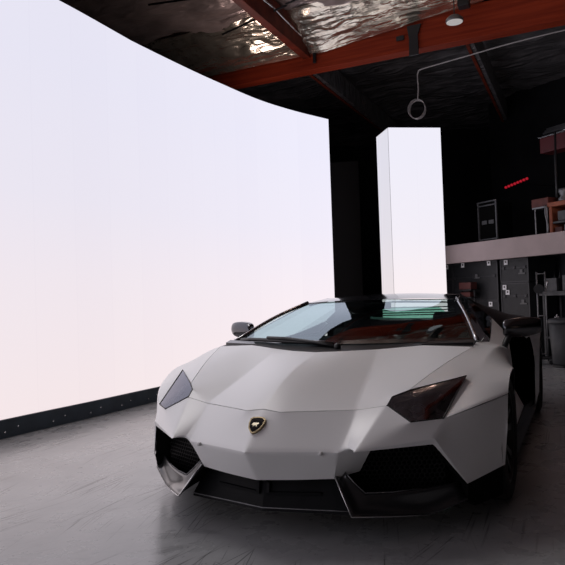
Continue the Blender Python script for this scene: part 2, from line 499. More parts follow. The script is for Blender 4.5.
# ---- rear window and its slats
bm = B(); patch_bm(bm, [[V(-.30,2.98,1.035), V(0,3.0,1.04), V(.30,2.98,1.035)], [V(-.42,3.04,.925), V(0,3.06,.925), V(.42,3.04,.925)]])
bm.faces.ensure_lookup_table()
obj('rear_window', bm, M_rearglass, car, label='green tinted rear window')
for k, (yy, zz, w, sh) in enumerate([(3.16,1.028,.40,0), (3.26,1.000,.385,.0), (3.36,.974,.365,0), (3.46,.950,.34,0)]):
    bm = B(); box(bm, (0, yy, zz), (w*2, .07, .008), bev=.002)
    obj('window_slat', bm, M_deck, car)

# ---- windscreen wiper and cowl blades
bm = B()
tube(bm, [V(.06,1.0,.862), V(-.15,1.035,.872), V(-.40,1.13,.876), V(-.66,1.285,.872), V(-.78,1.37,.862)], .013, 8)
w = obj('wiper', bm, M_black, car, True)
bm = B(); tube(bm, [V(.10,.965,.850), V(-.06,1.0,.874), V(-.30,1.075,.893), V(-.46,1.15,.893)], .010, 8); sphere(bm, V(.10,.965,.850), .022, 12)
obj('wiper_arm', bm, M_black, w, True)
for s in (1, -1):
    bm = B()
    extruded(bm, [mir(v, s) for v in (V(.56,1.165,.850), V(.60,1.215,.862), V(.845,1.325,.866), V(.845,1.262,.852))], V(0,0,-.016))
    obj('cowl_vent', bm, M_black if s > 0 else M_carbon, car)

# ---- headlamps
def headlamp(s):
    names = ['A', 'K', 'E', 'D', 'C', 'Bq']
    pts = [V(*P[k]) for k in names]
    cen = sum(pts, Vector())/len(pts)
    nrm = Vector()
    for i in range(len(pts)): nrm += (pts[i]-cen).cross(pts[(i+1) % 6]-cen)
    nrm.normalize()
    if nrm.z < 0: nrm = -nrm
    # housing: a dark tub under the lens
    bm = B()
    rim = [bm.verts.new(mir(p + (cen-p).normalized()*.003 - nrm*.003, s)) for p in pts]
    low = [bm.verts.new(mir(p + (cen-p)*.16 - nrm*.09, s)) for p in pts]
    for i in range(6): bm.faces.new((rim[i], rim[(i+1) % 6], low[(i+1) % 6], low[i]))
    bm.faces.new(low)
    bmesh.ops.recalc_face_normals(bm, faces=bm.faces)
    h = obj('headlamp', bm, M_lamp_house, car)
    # lens: slightly domed glass cover
    bm = B()
    o6 = [p + (cen-p).normalized()*.004 + nrm*.0005 for p in pts]
    mid = [p + (cen-p)*.45 + nrm*.010 for p in pts]
    a = [bm.verts.new(mir(p, s)) for p in o6]; b = [bm.verts.new(mir(p, s)) for p in mid]; c = bm.verts.new(mir(cen+nrm*.012, s))
    for i in range(6):
        bm.faces.new((a[i], a[(i+1) % 6], b[(i+1) % 6], b[i])); bm.faces.new((b[i], b[(i+1) % 6], c))
    bmesh.ops.recalc_face_normals(bm, faces=bm.faces)
    obj('lens', bm, M_lens, h, True)
    # black seal along the edge
    bm = B(); tube(bm, [mir(p + (cen-p).normalized()*.004 + nrm*.001, s) for p in pts], .004, 6, True)
    obj('lamp_seal', bm, M_black, h)
    # projectors near the inner end, light guide shaped like a Y towards the outer end
    def q(a, b, d):   # a along inner->tip, b from lower to upper edge
        lo = lerp(P['Bq'], P['C'], a); hi = lerp(P['K'], P['D'], a)
        return lerp(lo, hi, b) - nrm*d
    for (a_, b_, r_) in ((.05,.45,.040), (.33,.50,.034)):
        bm = B(); c = mir(q(a_, b_, .045), s); sphere(bm, c, r_, 20)
        pj = obj('projector', bm, M_lamp_house if r_ < .036 else M_gloss, h, True)
        bm = B(); n = mir(nrm, s); ring = [c + n*.02 + (n.orthogonal().normalized()*math.cos(t) + n.cross(n.orthogonal().normalized())*math.sin(t))*r_*1.05 for t in [2*PI*k/24 for k in range(24)]]
        tube(bm, ring, .004, 6, True); obj('projector_ring', bm, M_lens_in, pj, True)
    bm = B()
    fork = mir(q(.62,.45,.035), s)
    for e_ in (q(.10,.03,.03), q(.98,.20,.035), q(.72,.78,.035)):
        e_ = mir(e_, s); d = (e_-fork); side = d.cross(mir(nrm, s)).normalized()*.014
        extruded(bm, [fork-side, fork+side, e_+side*.7, e_-side*.7], -mir(nrm, s)*.012)
    obj('light_guide', bm, M_drl, h)
    bm = B()
    extruded(bm, [mir(q(.05,.98,.05), s), mir(q(.85,.9,.05), s), mir(q(.8,.7,.065), s), mir(q(.08,.75,.065), s)], -mir(nrm, s)*.01)
    obj('reflector', bm, M_lamp_house, h)
headlamp(1); headlamp(-1)

# ---- intakes: black box, honeycomb, fin blade
def hexmesh(bm, o, ex, ey, w, h, r, th, s):
    """honeycomb of thin walls in the plane o+ex*u+ey*v"""
    dx, dy = r*math.sqrt(3), r*1.5
    n = ex.cross(ey).normalized()
    done = set()
    j = 0
    while j*dy < h:
        i = 0
        while i*dx < w:
            cx = i*dx + (dx/2 if j % 2 else 0); cy = j*dy
            for k in range(3):
                a0, a1 = PI/6+PI/3*k, PI/6+PI/3*(k+1)
                p = (cx+r*math.cos(a0), cy+r*math.sin(a0)); q2 = (cx+r*math.cos(a1), cy+r*math.sin(a1))
                if not all(0 <= t[0] <= w and 0 <= t[1] <= h for t in (p, q2)): continue
                A = o+ex*p[0]+ey*p[1]; C = o+ex*q2[0]+ey*q2[1]
                d = (C-A).normalized(); sd = n.cross(d)*th
                extr = [A-sd, C-sd, C+sd, A+sd]
                vs_ = [bm.verts.new(mir(v, s)) for v in extr] + [bm.verts.new(mir(v+n*.012, s)) for v in extr]
                for f in ((0,1,2,3), (7,6,5,4), (0,4,5,1), (1,5,6,2), (2,6,7,3), (3,7,4,0)): bm.faces.new([vs_[t] for t in f])
            i += 1
        j += 1
    bmesh.ops.recalc_face_normals(bm, faces=bm.faces)

FT = V(.364,.166,.312); FB = V(.464,.097,.160); FO = V(.752,.386,.112); FE = V(.905,.505,.165)
for s in (1, -1):
    # tunnel walls
    ring = [V(*P['Nn']), V(.42,.22,.44), V(.488,.125,.445), V(*P['I']), V(.906,.495,.241), FE, V(.752,.40,.125), V(.464,.12,.17)]
    bm = B()
    a = [bm.verts.new(mir(p + V(0,.006,0), s)) for p in ring]
    b = [bm.verts.new(mir(V(min(p.x, .84)*.92+.04, p.y*.35+.42, p.z*.85+.05), s)) for p in ring]
    for i in range(8):
        bm.faces.new((a[i], a[(i+1) % 8], b[(i+1) % 8], b[i]))
    bm.faces.new(b)
    bmesh.ops.recalc_face_normals(bm, faces=bm.faces)
    it = obj('front_intake', bm, M_dark, car)
    # honeycomb screen set back inside the mouth
    o0_ = V(.40,.335,.165); ex = (V(.80,.52,.165)-o0_); w_ = ex.length; ex.normalize()
    bm = B(); hexmesh(bm, o0_, ex, V(.0,.0,1), w_, .27, .014, .0022, s)
    obj('intake_mesh', bm, M_mesh, it)
    # fin: blade sweeping from the nose corner down to the lip and outwards, turned up at its rear edge
    lead = [FT, lerp(FT, FB, .5), FB, lerp(FB, FO, .5)+V(-.005,-.012,0), FO, FE]
    back = [V(.395,.215,.322), V(.44,.215,.275), V(.492,.215,.232), V(.60,.29,.226), V(.715,.385,.228), V(.86,.53,.235)]
    bm = B()
    for (i0, i1) in ((0, 3), (2, 6)):          # rail, then wing: each its own smooth sheet
        l_, k_ = lead[i0:i1], back[i0:i1]
        m_ = [lerp(a, b, .5) + V(0,.014,-.016) for a, b in zip(l_, k_)]
        G_ = sub_patch([[mir(p, s) for p in r] for r in (l_, m_, k_)])
        patch_bm(bm, G_)
    bmesh.ops.remove_doubles(bm, verts=bm.verts, dist=1e-4)
    bmesh.ops.recalc_face_normals(bm, faces=bm.faces)
    fin = obj('bumper_fin', bm, M_fin, car, True)
    fin.data.set_sharp_from_angle(angle=math.radians(40))
    so = fin.modifiers.new('t', 'SOLIDIFY'); so.thickness = .010; so.offset = 0
    bm = B(); tube(bm, [mir(p + V(0,-.006,.001), s) for p in lead[:5]], .0035, 6)  # metal tube stands in for the highlight along the leading edge
    obj('fin_edge_glint', bm, M_silver, fin, True, label='thin silver line put in as the highlight along the fin edge')
    bm = B(); tube(bm, [mir(p + V(0,-.003,.004), s) for p in back[:5]], .003, 6)  # highlight of the inner rim modelled as a grey metal tube
    obj('fin_rim_glint', bm, M_grey_metal, fin, True)
    # black side valance below the fender corner
    bm = B()
    G1, Q1 = V(*P['G']), V(*P['Q'])
    extruded(bm, [mir(v, s) for v in (G1+V(.0,.008,0), Q1+V(-.01,0,0), Q1+V(-.015,0,-.15), V(.93,.56,.12), V(.905,.52,.15))], mir(V(-.02,.01,0), s))
    obj('bumper_valance', bm, M_dark, car)
    # parking sensors
    for c in (V(.329,.083,.434), ):
        bm = B(); d = V(.25,-.9,.1).normalized(); cyl(bm, mir(c+d*.0, s)-mir(d, s)*.02, mir(c, s)+mir(d, s)*.001, .009, seg=14)
        obj('parking_sensor', bm, M_sensor, car, True, label='small round grey parking sensor')

# ---- lower centre mouth and splitter
bm = B()
extruded(bm, [V(-.36,.27,.305), V(-.18,.235,.292), V(0,.20,.288), V(.18,.235,.292), V(.36,.27,.305), V(.42,.5,.29), V(-.42,.5,.29)], V(0,.02,-.16))
obj('lower_grille', bm, M_dark, car)
top = [(-.455,.212), (-.36,.192), (-.18,.155), (0,.118), (.18,.155), (.36,.192), (.455,.212)]
bm = B()
zl = .130
lo = [bm.verts.new((x, y, zl)) for x, y in top]; li = [bm.verts.new((x, y+.006, zl+.014)) for x, y in top]
bk = [bm.verts.new((x*.84, y+.045, .286)) for x, y in top]; bk2 = [bm.verts.new((x*.84, y+.30, zl)) for x, y in top]
for i in range(6):
    bm.faces.new((lo[i], lo[i+1], li[i+1], li[i])); bm.faces.new((li[i], li[i+1], bk[i+1], bk[i]))
    bm.faces.new((bk[i], bk[i+1], bk2[i+1], bk2[i])); bm.faces.new((bk2[i], bk2[i+1], lo[i+1], lo[i]))
for i in (0, 6): bm.faces.new((lo[i], li[i], bk[i], bk2[i]))
bmesh.ops.recalc_face_normals(bm, faces=bm.faces)
sp = obj('front_splitter', bm, M_split, car)
bm = B(); tube(bm, [V(x, y+.003, zl+.014) for x, y in top], .003, 6)  # added metal line imitates the highlight along the splitter lip
obj('lip_glint', bm, M_grey_metal, sp, True)
for s in (1, -1):
    bm = B()
    extruded(bm, [mir(v, s) for v in (V(.28,.192,.222), V(.02,.132,.216), V(.02,.132,.204), V(.28,.192,.210))], V(0,.06,0))
    extruded(bm, [mir(v, s) for v in (V(.02,.130,.216), V(.035,.130,.216), V(.035,.138,.262), V(.02,.138,.262))], V(0,.06,0))
    obj('grille_bar', bm, M_split, sp)

# ---- badge on the nose
bc = Vector((0,.083,.5475)); sl = (V(*P['hc'])-V(*P['n0'])).normalized(); bx = V(1,0,0); bn = bx.cross(sl).normalized()
if bn.z < 0: bn = -bn
bn0 = bn
def shield(k, off):
    sh = [(-.041,.036), (-.030,.046), (0,.050), (.030,.046), (.041,.036), (.040,.008), (.031,-.022), (.014,-.044), (0,-.052), (-.014,-.044), (-.031,-.022), (-.040,.008)]
    return [bc + bx*(x*k) + sl*(y*k) + bn*off for x, y in sh]
bm = B(); extruded(bm, shield(1.0, .003), -bn*.03)
bd = obj('hood_badge', bm, M_gold, car, label='small black and gold shield badge with a bull')
bm = B(); extruded(bm, shield(.84, .0042), -bn*.004)
obj('badge_field', bm, M_gloss, bd)
bull = [(-.020,.008), (-.014,.014), (-.006,.012), (.002,.016), (.010,.012), (.016,.016), (.022,.012), (.020,.004), (.014,.002), (.012,-.006), (.016,-.014), (.010,-.013), (.005,-.005), (-.004,-.006), (-.008,-.013), (-.013,-.015), (-.012,-.006), (-.016,0), (-.022,-.004), (-.023,.004)]
bm = B(); extruded(bm, [bc + bx*x*.8 + sl*(y*.8-.002) + bn*.0068 for x, y in bull], -bn*.003)
obj('badge_bull', bm, M_bull, bd)

# ---- mirrors
def mirror_housing(s):
    c = V(1.074,1.88,.906)
    bm = B()
    bmesh.ops.create_cube(bm, size=1.0)
    bmesh.ops.subdivide_edges(bm, edges=bm.edges, cuts=3, use_grid_fill=True)
    for v in bm.verts:
        x, y, z = v.co
        wdt = .122*(1 - .10*(x > .3)); hh = .066 - .010*max(0, x*2)
        # front is rounded, the glass side is flat; the outer end tucks in
        k = (1 - .55*(2*abs(z))**2*(.35 if y > 0 else 1.0))
        v.co = Vector((c.x + x*2*wdt, c.y + .11*(x+.3) + y*.14*k*(1-.25*(2*abs(x))**3), c.z + z*2*hh*(1-.18*(2*abs(x))**4) + .012*x))
        v.co.x *= s
    bmesh.ops.recalc_face_normals(bm, faces=bm.faces)
    m = obj('door_mirror', bm, M_mirror, car, True, label='black door mirror')
    md = m.modifiers.new('s', 'SUBSURF'); md.levels = 2; md.render_levels = 2
    bm = B(); box(bm, (c.x*s, c.y+.095, c.z), (.17, .006, .080), rz=.42*s, bev=.003)
    obj('mirror_glass', bm, M_silver, m)
    bm = B()
    pr = [(V(.955,1.80,.755), .030), (V(.965,1.82,.80), .022), (V(.985,1.85,.85), .020), (V(1.02,1.89,.89), .022)]
    pts = [mir(p, s) for p, _ in pr]
    tube(bm, pts, .020, 10)
    obj('mirror_arm', bm, M_black, m, True)
mirror_housing(1); mirror_housing(-1)

# ---- wheels
def wheel(cx, cy, R, wdt, s):
    x0 = cx*s
    hw = wdt/2
    bm = B()
    rr = R*.74
    prof = [(-hw*.92, rr), (-hw, rr+.02), (-hw, R-.04), (-hw*.92, R-.012), (-hw*.75, R), (hw*.75, R), (hw*.92, R-.012), (hw, R-.04), (hw, rr+.02), (hw*.92, rr)]
    lathe(bm, prof, (x0, cy, R), 'X', 64, True)
    w = obj('wheel', bm, M_rubber, car, True)
    w.data.set_sharp_from_angle(angle=math.radians(35))
    bm = B()
    lathe(bm, [(-hw*.9*s, rr), (hw*.9*s, rr), (hw*.9*s, rr-.018), (hw*.6*s, rr-.03), (-hw*.9*s, rr-.03)], (x0, cy, R), 'X', 64, True)
    for k in range(5):
        for dd in (-.16, .16):
            t0 = 2*PI*k/5 + .3; t1 = t0 + dd*1.6
            def pt(rad, t, ax): return Vector((x0+ax*s, cy+rad*math.cos(t), R+rad*math.sin(t)))
            a0, a1, b0, b1 = pt(.045, t0-.25, hw*.62), pt(.045, t0+.25, hw*.62), pt(rr-.012, t1+.09, hw*.84), pt(rr-.012, t1-.09, hw*.84)
            extruded(bm, [a0, a1, b0, b1], Vector((-.03*s, 0, 0)))
    cyl(bm, (x0+hw*.45*s, cy, R), (x0+hw*.68*s, cy, R), .055, seg=20)
    obj('rim', bm, M_rim, w)
    bm = B(); cyl(bm, (x0+hw*.05*s, cy, R), (x0+hw*.25*s, cy, R), rr*.78, seg=40)
    obj('brake_disc', bm, M_disc, w)
    bm = B(); box(bm, (x0+hw*.15*s, cy+rr*.66, R+.03), (.09, .09, .17), bev=.015)
    obj('brake_caliper', bm, M_caliper, w)
for s in (1, -1):
    wheel(.925, 1.12, .345, .255, s); wheel(.885, 3.87, .36, .335, s)

# ---- arch liners, underbody, side skirts, rear intakes
for s in (1, -1):
    for (cy, R, y0, x_in, x_out) in ((1.12,.395,.73,.60,1.045), (3.87,.43,3.42,.55,1.045)):
        bm = B(); prv = None
        for k in range(19):
            t = -.15 + (PI+.3)*k/18
            a = bm.verts.new((x_out*s, cy+R*math.cos(t), .345+R*math.sin(t)*.97)); b = bm.verts.new((x_in*s, cy+R*math.cos(t), .345+R*math.sin(t)*.97))
            if prv: bm.faces.new((prv[0], a, b, prv[1]))
            prv = (a, b)
        vs_ = [v for v in bm.verts if abs(v.co.x*s-x_in) < 1e-5]
        bm.faces.new(vs_)
        obj('arch_liner', bm, M_dark, car)
    # skirt
    bm = B()
    extruded(bm, [mir(v, s) for v in (V(1.03,1.50,.12), V(1.035,3.30,.12), V(1.055,3.40,.20), V(.985,2.92,.21), V(.99,2.25,.21), V(1.0,1.58,.21))], mir(V(-.12,0,-.01), s))
    obj('side_skirt', bm, M_black, car)
    # rear intake mouth between door and rear fender
    bm = B()
    fr = [mir(P[k], s) for k in ('f0', 'f1', 'f2', 'f3', 'i3', 'i2', 'i1', 'i0')]
    bkp = [Vector((p.x*.86, p.y+.30, p.z*.9+.04)) for p in fr]
    a = [bm.verts.new(p - mir(V(.012,0,0), s)) for p in fr]; b = [bm.verts.new(p) for p in bkp]
    for i in range(8): bm.faces.new((a[i], a[(i+1) % 8], b[(i+1) % 8], b[i]))
    bm.faces.new(b)
    bmesh.ops.recalc_face_normals(bm, faces=bm.faces)
    obj('rear_intake', bm, M_dark, car)
bm = B(); box(bm, (0,2.55,.19), (1.10,4.1,.14)); box(bm, (0,2.5,.19), (1.7,1.75,.14)); box(bm, (0,.55,.40), (.85,.45,.2))
obj('underbody', bm, M_dark, car)

# ---- cabin
cab = None
bm = B()
extruded(bm, [V(-.80,1.30,.80), V(-.33,1.12,.815), V(0,1.08,.815), V(.33,1.12,.815), V(.80,1.30,.80), V(.78,1.86,.84), V(.3,1.93,.85), V(-.3,1.93,.85), V(-.78,1.86,.84)], V(0,0,-.18))
da = obj('dashboard', bm, M_leather, car)
bm = B(); box(bm, (.36,1.80,.865), (.34,.16,.06), bev=.02); obj('instrument_hood', bm, M_leather, da)
bm = B()
t = [V(.36,1.98,.80) + V(math.cos(a)*.17, math.sin(a)*-.06, math.sin(a)*.155) for a in [2*PI*k/28 for k in range(28)]]
tube(bm, t, .014, 8, True); box(bm, (.36,1.97,.80), (.30,.03,.04), bev=.01); cyl(bm, (.36,1.90,.79), (.36,1.98,.80), .04)
obj('steering_wheel', bm, M_leather, car, True)
for s in (1, -1):
    bm = B()
    box(bm, (.38*s,2.35,.36), (.46,.52,.16), bev=.04)
    seat = obj('seat', bm, M_leather, car, True)
    bm = B(); box(bm, (.38*s,2.70,.62), (.44,.14,.52), bev=.05, rot=Matrix.Rotation(-.35, 4, 'X')); obj('backrest', bm, M_leather, seat, True)
    bm = B(); box(bm, (.40*s,2.83,.915), (.24,.09,.15), bev=.035, rot=Matrix.Rotation(-.25, 4, 'X')); obj('headrest', bm, M_leather, seat, True)
bm = B(); box(bm, (0,2.2,.24), (1.55,1.6,.03)); box(bm, (0,3.0,.58), (1.5,.04,.66)); box(bm, (0,1.25,.5), (1.4,.03,.55))
box(bm, (.80,2.25,.55), (.03,1.5,.55)); box(bm, (-.80,2.25,.55), (.03,1.5,.55)); box(bm, (0,2.3,.36), (.22,1.3,.22), bev=.03)
obj('cabin_tub', bm, M_dark, car)
bm = B()
patch_bm(bm, [[V(-.53,2.24,1.075), V(0,2.26,1.09), V(.53,2.24,1.075)], [V(-.50,2.95,1.072), V(0,2.96,1.095), V(.50,2.95,1.072)]])
obj('roof_lining', bm, M_dark, car)
bm = B(); box(bm, (0,2.18,1.065), (.20,.02,.05), bev=.008); obj('rear_view_mirror', bm, M_black, car)
# rear lamps and exhaust
for s in (1, -1):
    bm = B(); extruded(bm, [mir(v, s) for v in (V(.50,4.845,.72), V(.88,4.80,.74), V(.90,4.80,.66), V(.50,4.85,.65))], V(0,.012,0)); obj('tail_lamp', bm, M_tail, car)
bm = B(); cyl(bm, (0,4.76,.38), (0,4.90,.38), .09, seg=6); obj('exhaust', bm, M_grey_metal, car)

# ------------------------------------------------------------------ LED wall
import itertools
def catmull(ps, n=8):
    ps = [Vector(p) for p in ps]; out = []
    for i in range(len(ps)-1):
        p0 = ps[i-1] if i else 2*ps[0]-ps[1]; p3 = ps[i+2] if i+2 < len(ps) else 2*ps[-1]-ps[-2]
        p1, p2 = ps[i], ps[i+1]
        for k in range(n):
            t = k/n
            out.append(.5*((2*p1)+(p2-p0)*t+(2*p0-5*p1+4*p2-p3)*t*t+(3*p1-p0-3*p2+p3)*t**3))
    return out+[ps[-1]]
PLAN = catmull([(.1,-6.9,0), (-.75,-6.55,0), (-1.9,-5.5,0), (-2.75,-3.6,0), (-3.12,-1.6,0), (-3.24,0,0), (-3.22,1.4,0), (-3.15,2.4,0), (-3.11,3.3,0), (-3.05,4.2,0), (-2.98,4.9,0), (-2.85,5.86,0), (-2.63,6.65,0), (-2.327,7.417,0)])  # near end lengthened out of view to put more light on the nose
Z0, Z1 = .165, 4.165
def top_z(q): return Z1 + .07*max(0., min(1., (3.2-q.y)/1.8))
led = empty('led_wall', (-3.15,2.4,0), 'huge curved white led screen wall on a low black plinth, left of the car', 'screen')
bm = B(); uvl = bm.loops.layers.uv.new('UVMap'); arc = 0; prv = None
for i, q in enumerate(PLAN):
    if i: arc += (q-PLAN[i-1]).length
    a = bm.verts.new((q.x, q.y, Z0)); b = bm.verts.new((q.x, q.y, top_z(q)))
    if prv:
        f = bm.faces.new((prv[0], a, b, prv[1]))
        for l, uvc in zip(f.loops, ((prv[2], 0), (arc, 0), (arc, 4.0), (prv[2], 4.0))): l[uvl].uv = uvc
    prv = (a, b, arc)
obj('screen', bm, M_led, led, False)
def off(q, i, d):
    t = (PLAN[min(i+1, len(PLAN)-1)]-PLAN[max(i-1, 0)]).normalized()
    return Vector((q.x - t.y*d, q.y + t.x*d, 0))   # to the left of travel: away from the room
M_plinth = add_noise_variation(new_mat('plinth_black', (.034,.050,.068), .5), 6, .25)
bm = B(); prv = None
for i, q in enumerate(PLAN):
    o1 = off(q, i, .004); o2 = off(q, i, .12)
    vs_ = [bm.verts.new((o1.x, o1.y, Z0-.001)), bm.verts.new((o1.x, o1.y, top_z(q)-.002)), bm.verts.new((o2.x, o2.y, top_z(q)-.002)), bm.verts.new((o2.x, o2.y, Z0-.001))]
    if prv:
        for k in range(4): bm.faces.new((prv[k], prv[(k+1) % 4], vs_[(k+1) % 4], vs_[k]))
    else: bm.faces.new(vs_[::-1])
    prv = vs_
bm.faces.new(prv); bmesh.ops.recalc_face_normals(bm, faces=bm.faces)
obj('screen_backing', bm, M_black, led)
bm = B(); prv = None
for i, q in enumerate(PLAN):
    o1 = off(q, i, -.015); o2 = off(q, i, .5)
    vs_ = [bm.verts.new((o1.x, o1.y, 0)), bm.verts.new((o1.x, o1.y, Z0-.004)), bm.verts.new((o2.x, o2.y, Z0-.004)), bm.verts.new((o2.x, o2.y, 0))]
    if prv:
        for k in range(4): bm.faces.new((prv[k], prv[(k+1) % 4], vs_[(k+1) % 4], vs_[k]))
    else: bm.faces.new(vs_[::-1])
    prv = vs_
bm.faces.new(prv); bmesh.ops.recalc_face_normals(bm, faces=bm.faces)
pl = obj('plinth', bm, M_plinth, led)
arc = 0
for i in range(1, len(PLAN)):
    arc += (PLAN[i]-PLAN[i-1]).length
    q = PLAN[i]
    if q.y < .2 or q.y > 5.5 or i % 4: continue
    for zz, dd in ((.055, 0), (.085, .14)):
        o1 = off(q, i, -.016); t = (PLAN[min(i+1, len(PLAN)-1)]-q).normalized() if i+1 < len(PLAN) else V(0,1,0)
        c = Vector((o1.x, o1.y, zz)) + t*dd
        bm = B(); cyl(bm, c - V(.004,0,0), c + V(.006,0,0), .008, seg=8)
        obj('bolt', bm, M_silver, pl)

# LED pillar
pil = empty('led_pillar', (-1.1,8.3,0), 'tall glowing white led column standing behind the car', 'screen')
a_, b_ = V(-1.511,8.196,0), V(-.708,8.720,0); ux = (b_-a_).normalized(); uy = V(-ux.y, ux.x, 0)
# left face: seen narrow from the camera
c_ = V(-1.894,8.743,0); d_ = b_ + (c_-a_)
ZB, ZT = .05, 4.085
def quadface(name, p, q, mat, parent):
    bm = B(); uvl = bm.loops.layers.uv.new('UVMap')
    f = bm.faces.new([bm.verts.new(v) for v in (p+V(0,0,ZB), q+V(0,0,ZB), q+V(0,0,ZT), p+V(0,0,ZT))])
    L_ = (q-p).length
    for l, uvc in zip(f.loops, ((0,0), (L_,0), (L_,4), (0,4))): l[uvl].uv = uvc
    return obj(name, bm, mat, parent)
quadface('screen', a_, b_, M_ledp, pil)
quadface('screen', c_+(a_-c_)*.02, a_-(a_-c_)*.03, M_ledside, pil)
quadface('screen', b_, d_, M_led, pil)
bm = B()
ins = [a_+(d_-a_)*.012, b_+(c_-b_)*.012, d_+(a_-d_)*.0, c_+(b_-c_)*.012]
extruded(bm, [v + V(0,0,0) for v in ins], V(0,0,ZT-.003))
obj('pillar_core', bm, new_mat('pillar_core', (.25,.25,.26), .5), pil)

# ------------------------------------------------------------------ room
def mat_floor():
    m = new_mat('polished_concrete', (.3,.29,.29), .35, 0, .5, coat=.36, coat_rough=.22)
    N, L, b = nodes(m)
    tc = N.new('ShaderNodeTexCoord')
    def noise(scale, detail=6, rough=.6, mapscale=None, rot=0, dist=0.):
        n = N.new('ShaderNodeTexNoise'); n.inputs['Scale'].default_value = scale; n.inputs['Detail'].default_value = detail
        n.inputs['Roughness'].default_value = rough; n.inputs['Distortion'].default_value = dist
        mp = N.new('ShaderNodeMapping'); mp.vector_type = 'TEXTURE'
        mp.inputs['Rotation'].default_value = (0,0,rot)
        if mapscale: mp.inputs['Scale'].default_value = mapscale
        L.new(tc.outputs['Object'], mp.inputs['Vector']); L.new(mp.outputs[0], n.inputs['Vector'])
        return n.outputs['Fac']
    def ramp(v, stops):
        r = N.new('ShaderNodeValToRGB'); e = r.color_ramp.elements
        e[0].position, e[0].color = stops[0][0], (*[stops[0][1]]*3, 1); e[1].position, e[1].color = stops[-1][0], (*[stops[-1][1]]*3, 1)
        for p, c in stops[1:-1]: k = e.new(p); k.color = (c, c, c, 1)
        L.new(v, r.inputs['Fac']); return r.outputs['Color']
    def mul(a, c, f=1.):
        x = N.new('ShaderNodeMix'); x.data_type = 'RGBA'; x.blend_type = 'MULTIPLY'; x.inputs[0].default_value = f
        L.new(a, x.inputs[6]); L.new(c, x.inputs[7]); return x.outputs[2]
    base = ramp(noise(1.3, 8, .62), [(.25,.80), (.5,.95), (.75,1.05)])
    blot = ramp(noise(7, 7, .7), [(.3,.86), (.55,1.0), (.8,1.03)])
    c = mul(base, blot)
    # scratches: thin contour lines of stretched noise, masked by patches
    for rot, sc, msk, dep in ((.62, 1.0, 2.2, .45), (.30, 1.4, 3.1, .5), (1.0, 1.2, 2.7, .55)):
        v = noise(5.0*sc, 2, .4, (6,.9,1), rot, .3)
        line = ramp(v, [(.488,1), (.5,0), (.512,1)])
        mask = ramp(noise(msk, 3, .5, None, rot), [(.53,0), (.62,1)])
        inv = N.new('ShaderNodeMix'); inv.data_type = 'RGBA'; inv.blend_type = 'MIX'
        L.new(mask, inv.inputs[0]); inv.inputs[6].default_value = (1,1,1,1); L.new(line, inv.inputs[7])
        c = mul(c, inv.outputs[2], dep*.5)
    # long thin drag marks, mostly along one direction
    for rot, sx_, sy_, lo, msk in ((.02, .016, 1.1, .64, 1.1), (-.22, .012, .8, .65, 1.6), (.30, .011, .6, .655, 1.9)):
        v = noise(1.0, 1.5, .35, (sx_, sy_, 1), rot, .0)
        st = ramp(v, [(lo, 1), (lo+.035, 0)])
        mask = ramp(noise(msk, 2, .5, None, rot), [(.45,0), (.58,1)])
        inv = N.new('ShaderNodeMix'); inv.data_type = 'RGBA'; inv.blend_type = 'MIX'
        L.new(mask, inv.inputs[0]); inv.inputs[6].default_value = (1,1,1,1); L.new(st, inv.inputs[7])
        c = mul(c, inv.outputs[2], .62)
    # small dark chips
    vo = N.new('ShaderNodeTexVoronoi'); vo.inputs['Scale'].default_value = 6
    nd = noise(14, 3); 
    vm = N.new('ShaderNodeMapping'); L.new(tc.outputs['Object'], vm.inputs['Vector']); L.new(vm.outputs[0], vo.inputs['Vector'])
    ad = N.new('ShaderNodeMath'); ad.operation = 'MULTIPLY_ADD'; L.new(nd, ad.inputs[0]); ad.inputs[1].default_value = .5; L.new(vo.outputs['Distance'], ad.inputs[2])
    c = mul(c, ramp(ad.outputs[0], [(.235,.35), (.27,1)]), .75)
    tint = N.new('ShaderNodeMix'); tint.data_type = 'RGBA'; tint.blend_type = 'MULTIPLY'; tint.inputs[0].default_value = 1
    L.new(c, tint.inputs[6]); tint.inputs[7].default_value = (.395,.403,.412,1)
    L.new(tint.outputs[2], b.inputs['Base Color'])
    rr = ramp(noise(3.5, 6, .6), [(.3,.22), (.7,.36)])
    L.new(rr, b.inputs['Roughness'])
    bp = N.new('ShaderNodeBump'); bp.inputs['Strength'].default_value = .25; bp.inputs['Distance'].default_value = .004
    L.new(noise(9, 8, .6), bp.inputs['Height']); L.new(bp.outputs['Normal'], b.inputs['Normal'])
    return m
bm = B(); box(bm, (0,3.5,-.05), (18,22,.1)); tag(obj('floor', bm, mat_floor()), kind='structure')

M_wallblack = add_noise_variation(new_mat('black_drape_wall', (.010,.010,.012), .85, spec=.2), 2, .3)
bm = B(); box(bm, (0,14.55,3.2), (18,.1,6.4)); tag(obj('wall_back', bm, M_wallblack), kind='structure')
bm = B(); box(bm, (-9.05,3.5,3.2), (.1,22,6.4)); tag(obj('wall_left', bm, M_wallblack), kind='structure')
bm = B(); box(bm, (9.05,3.5,3.2), (.1,22,6.4)); tag(obj('wall_right', bm, M_wallblack), kind='structure')

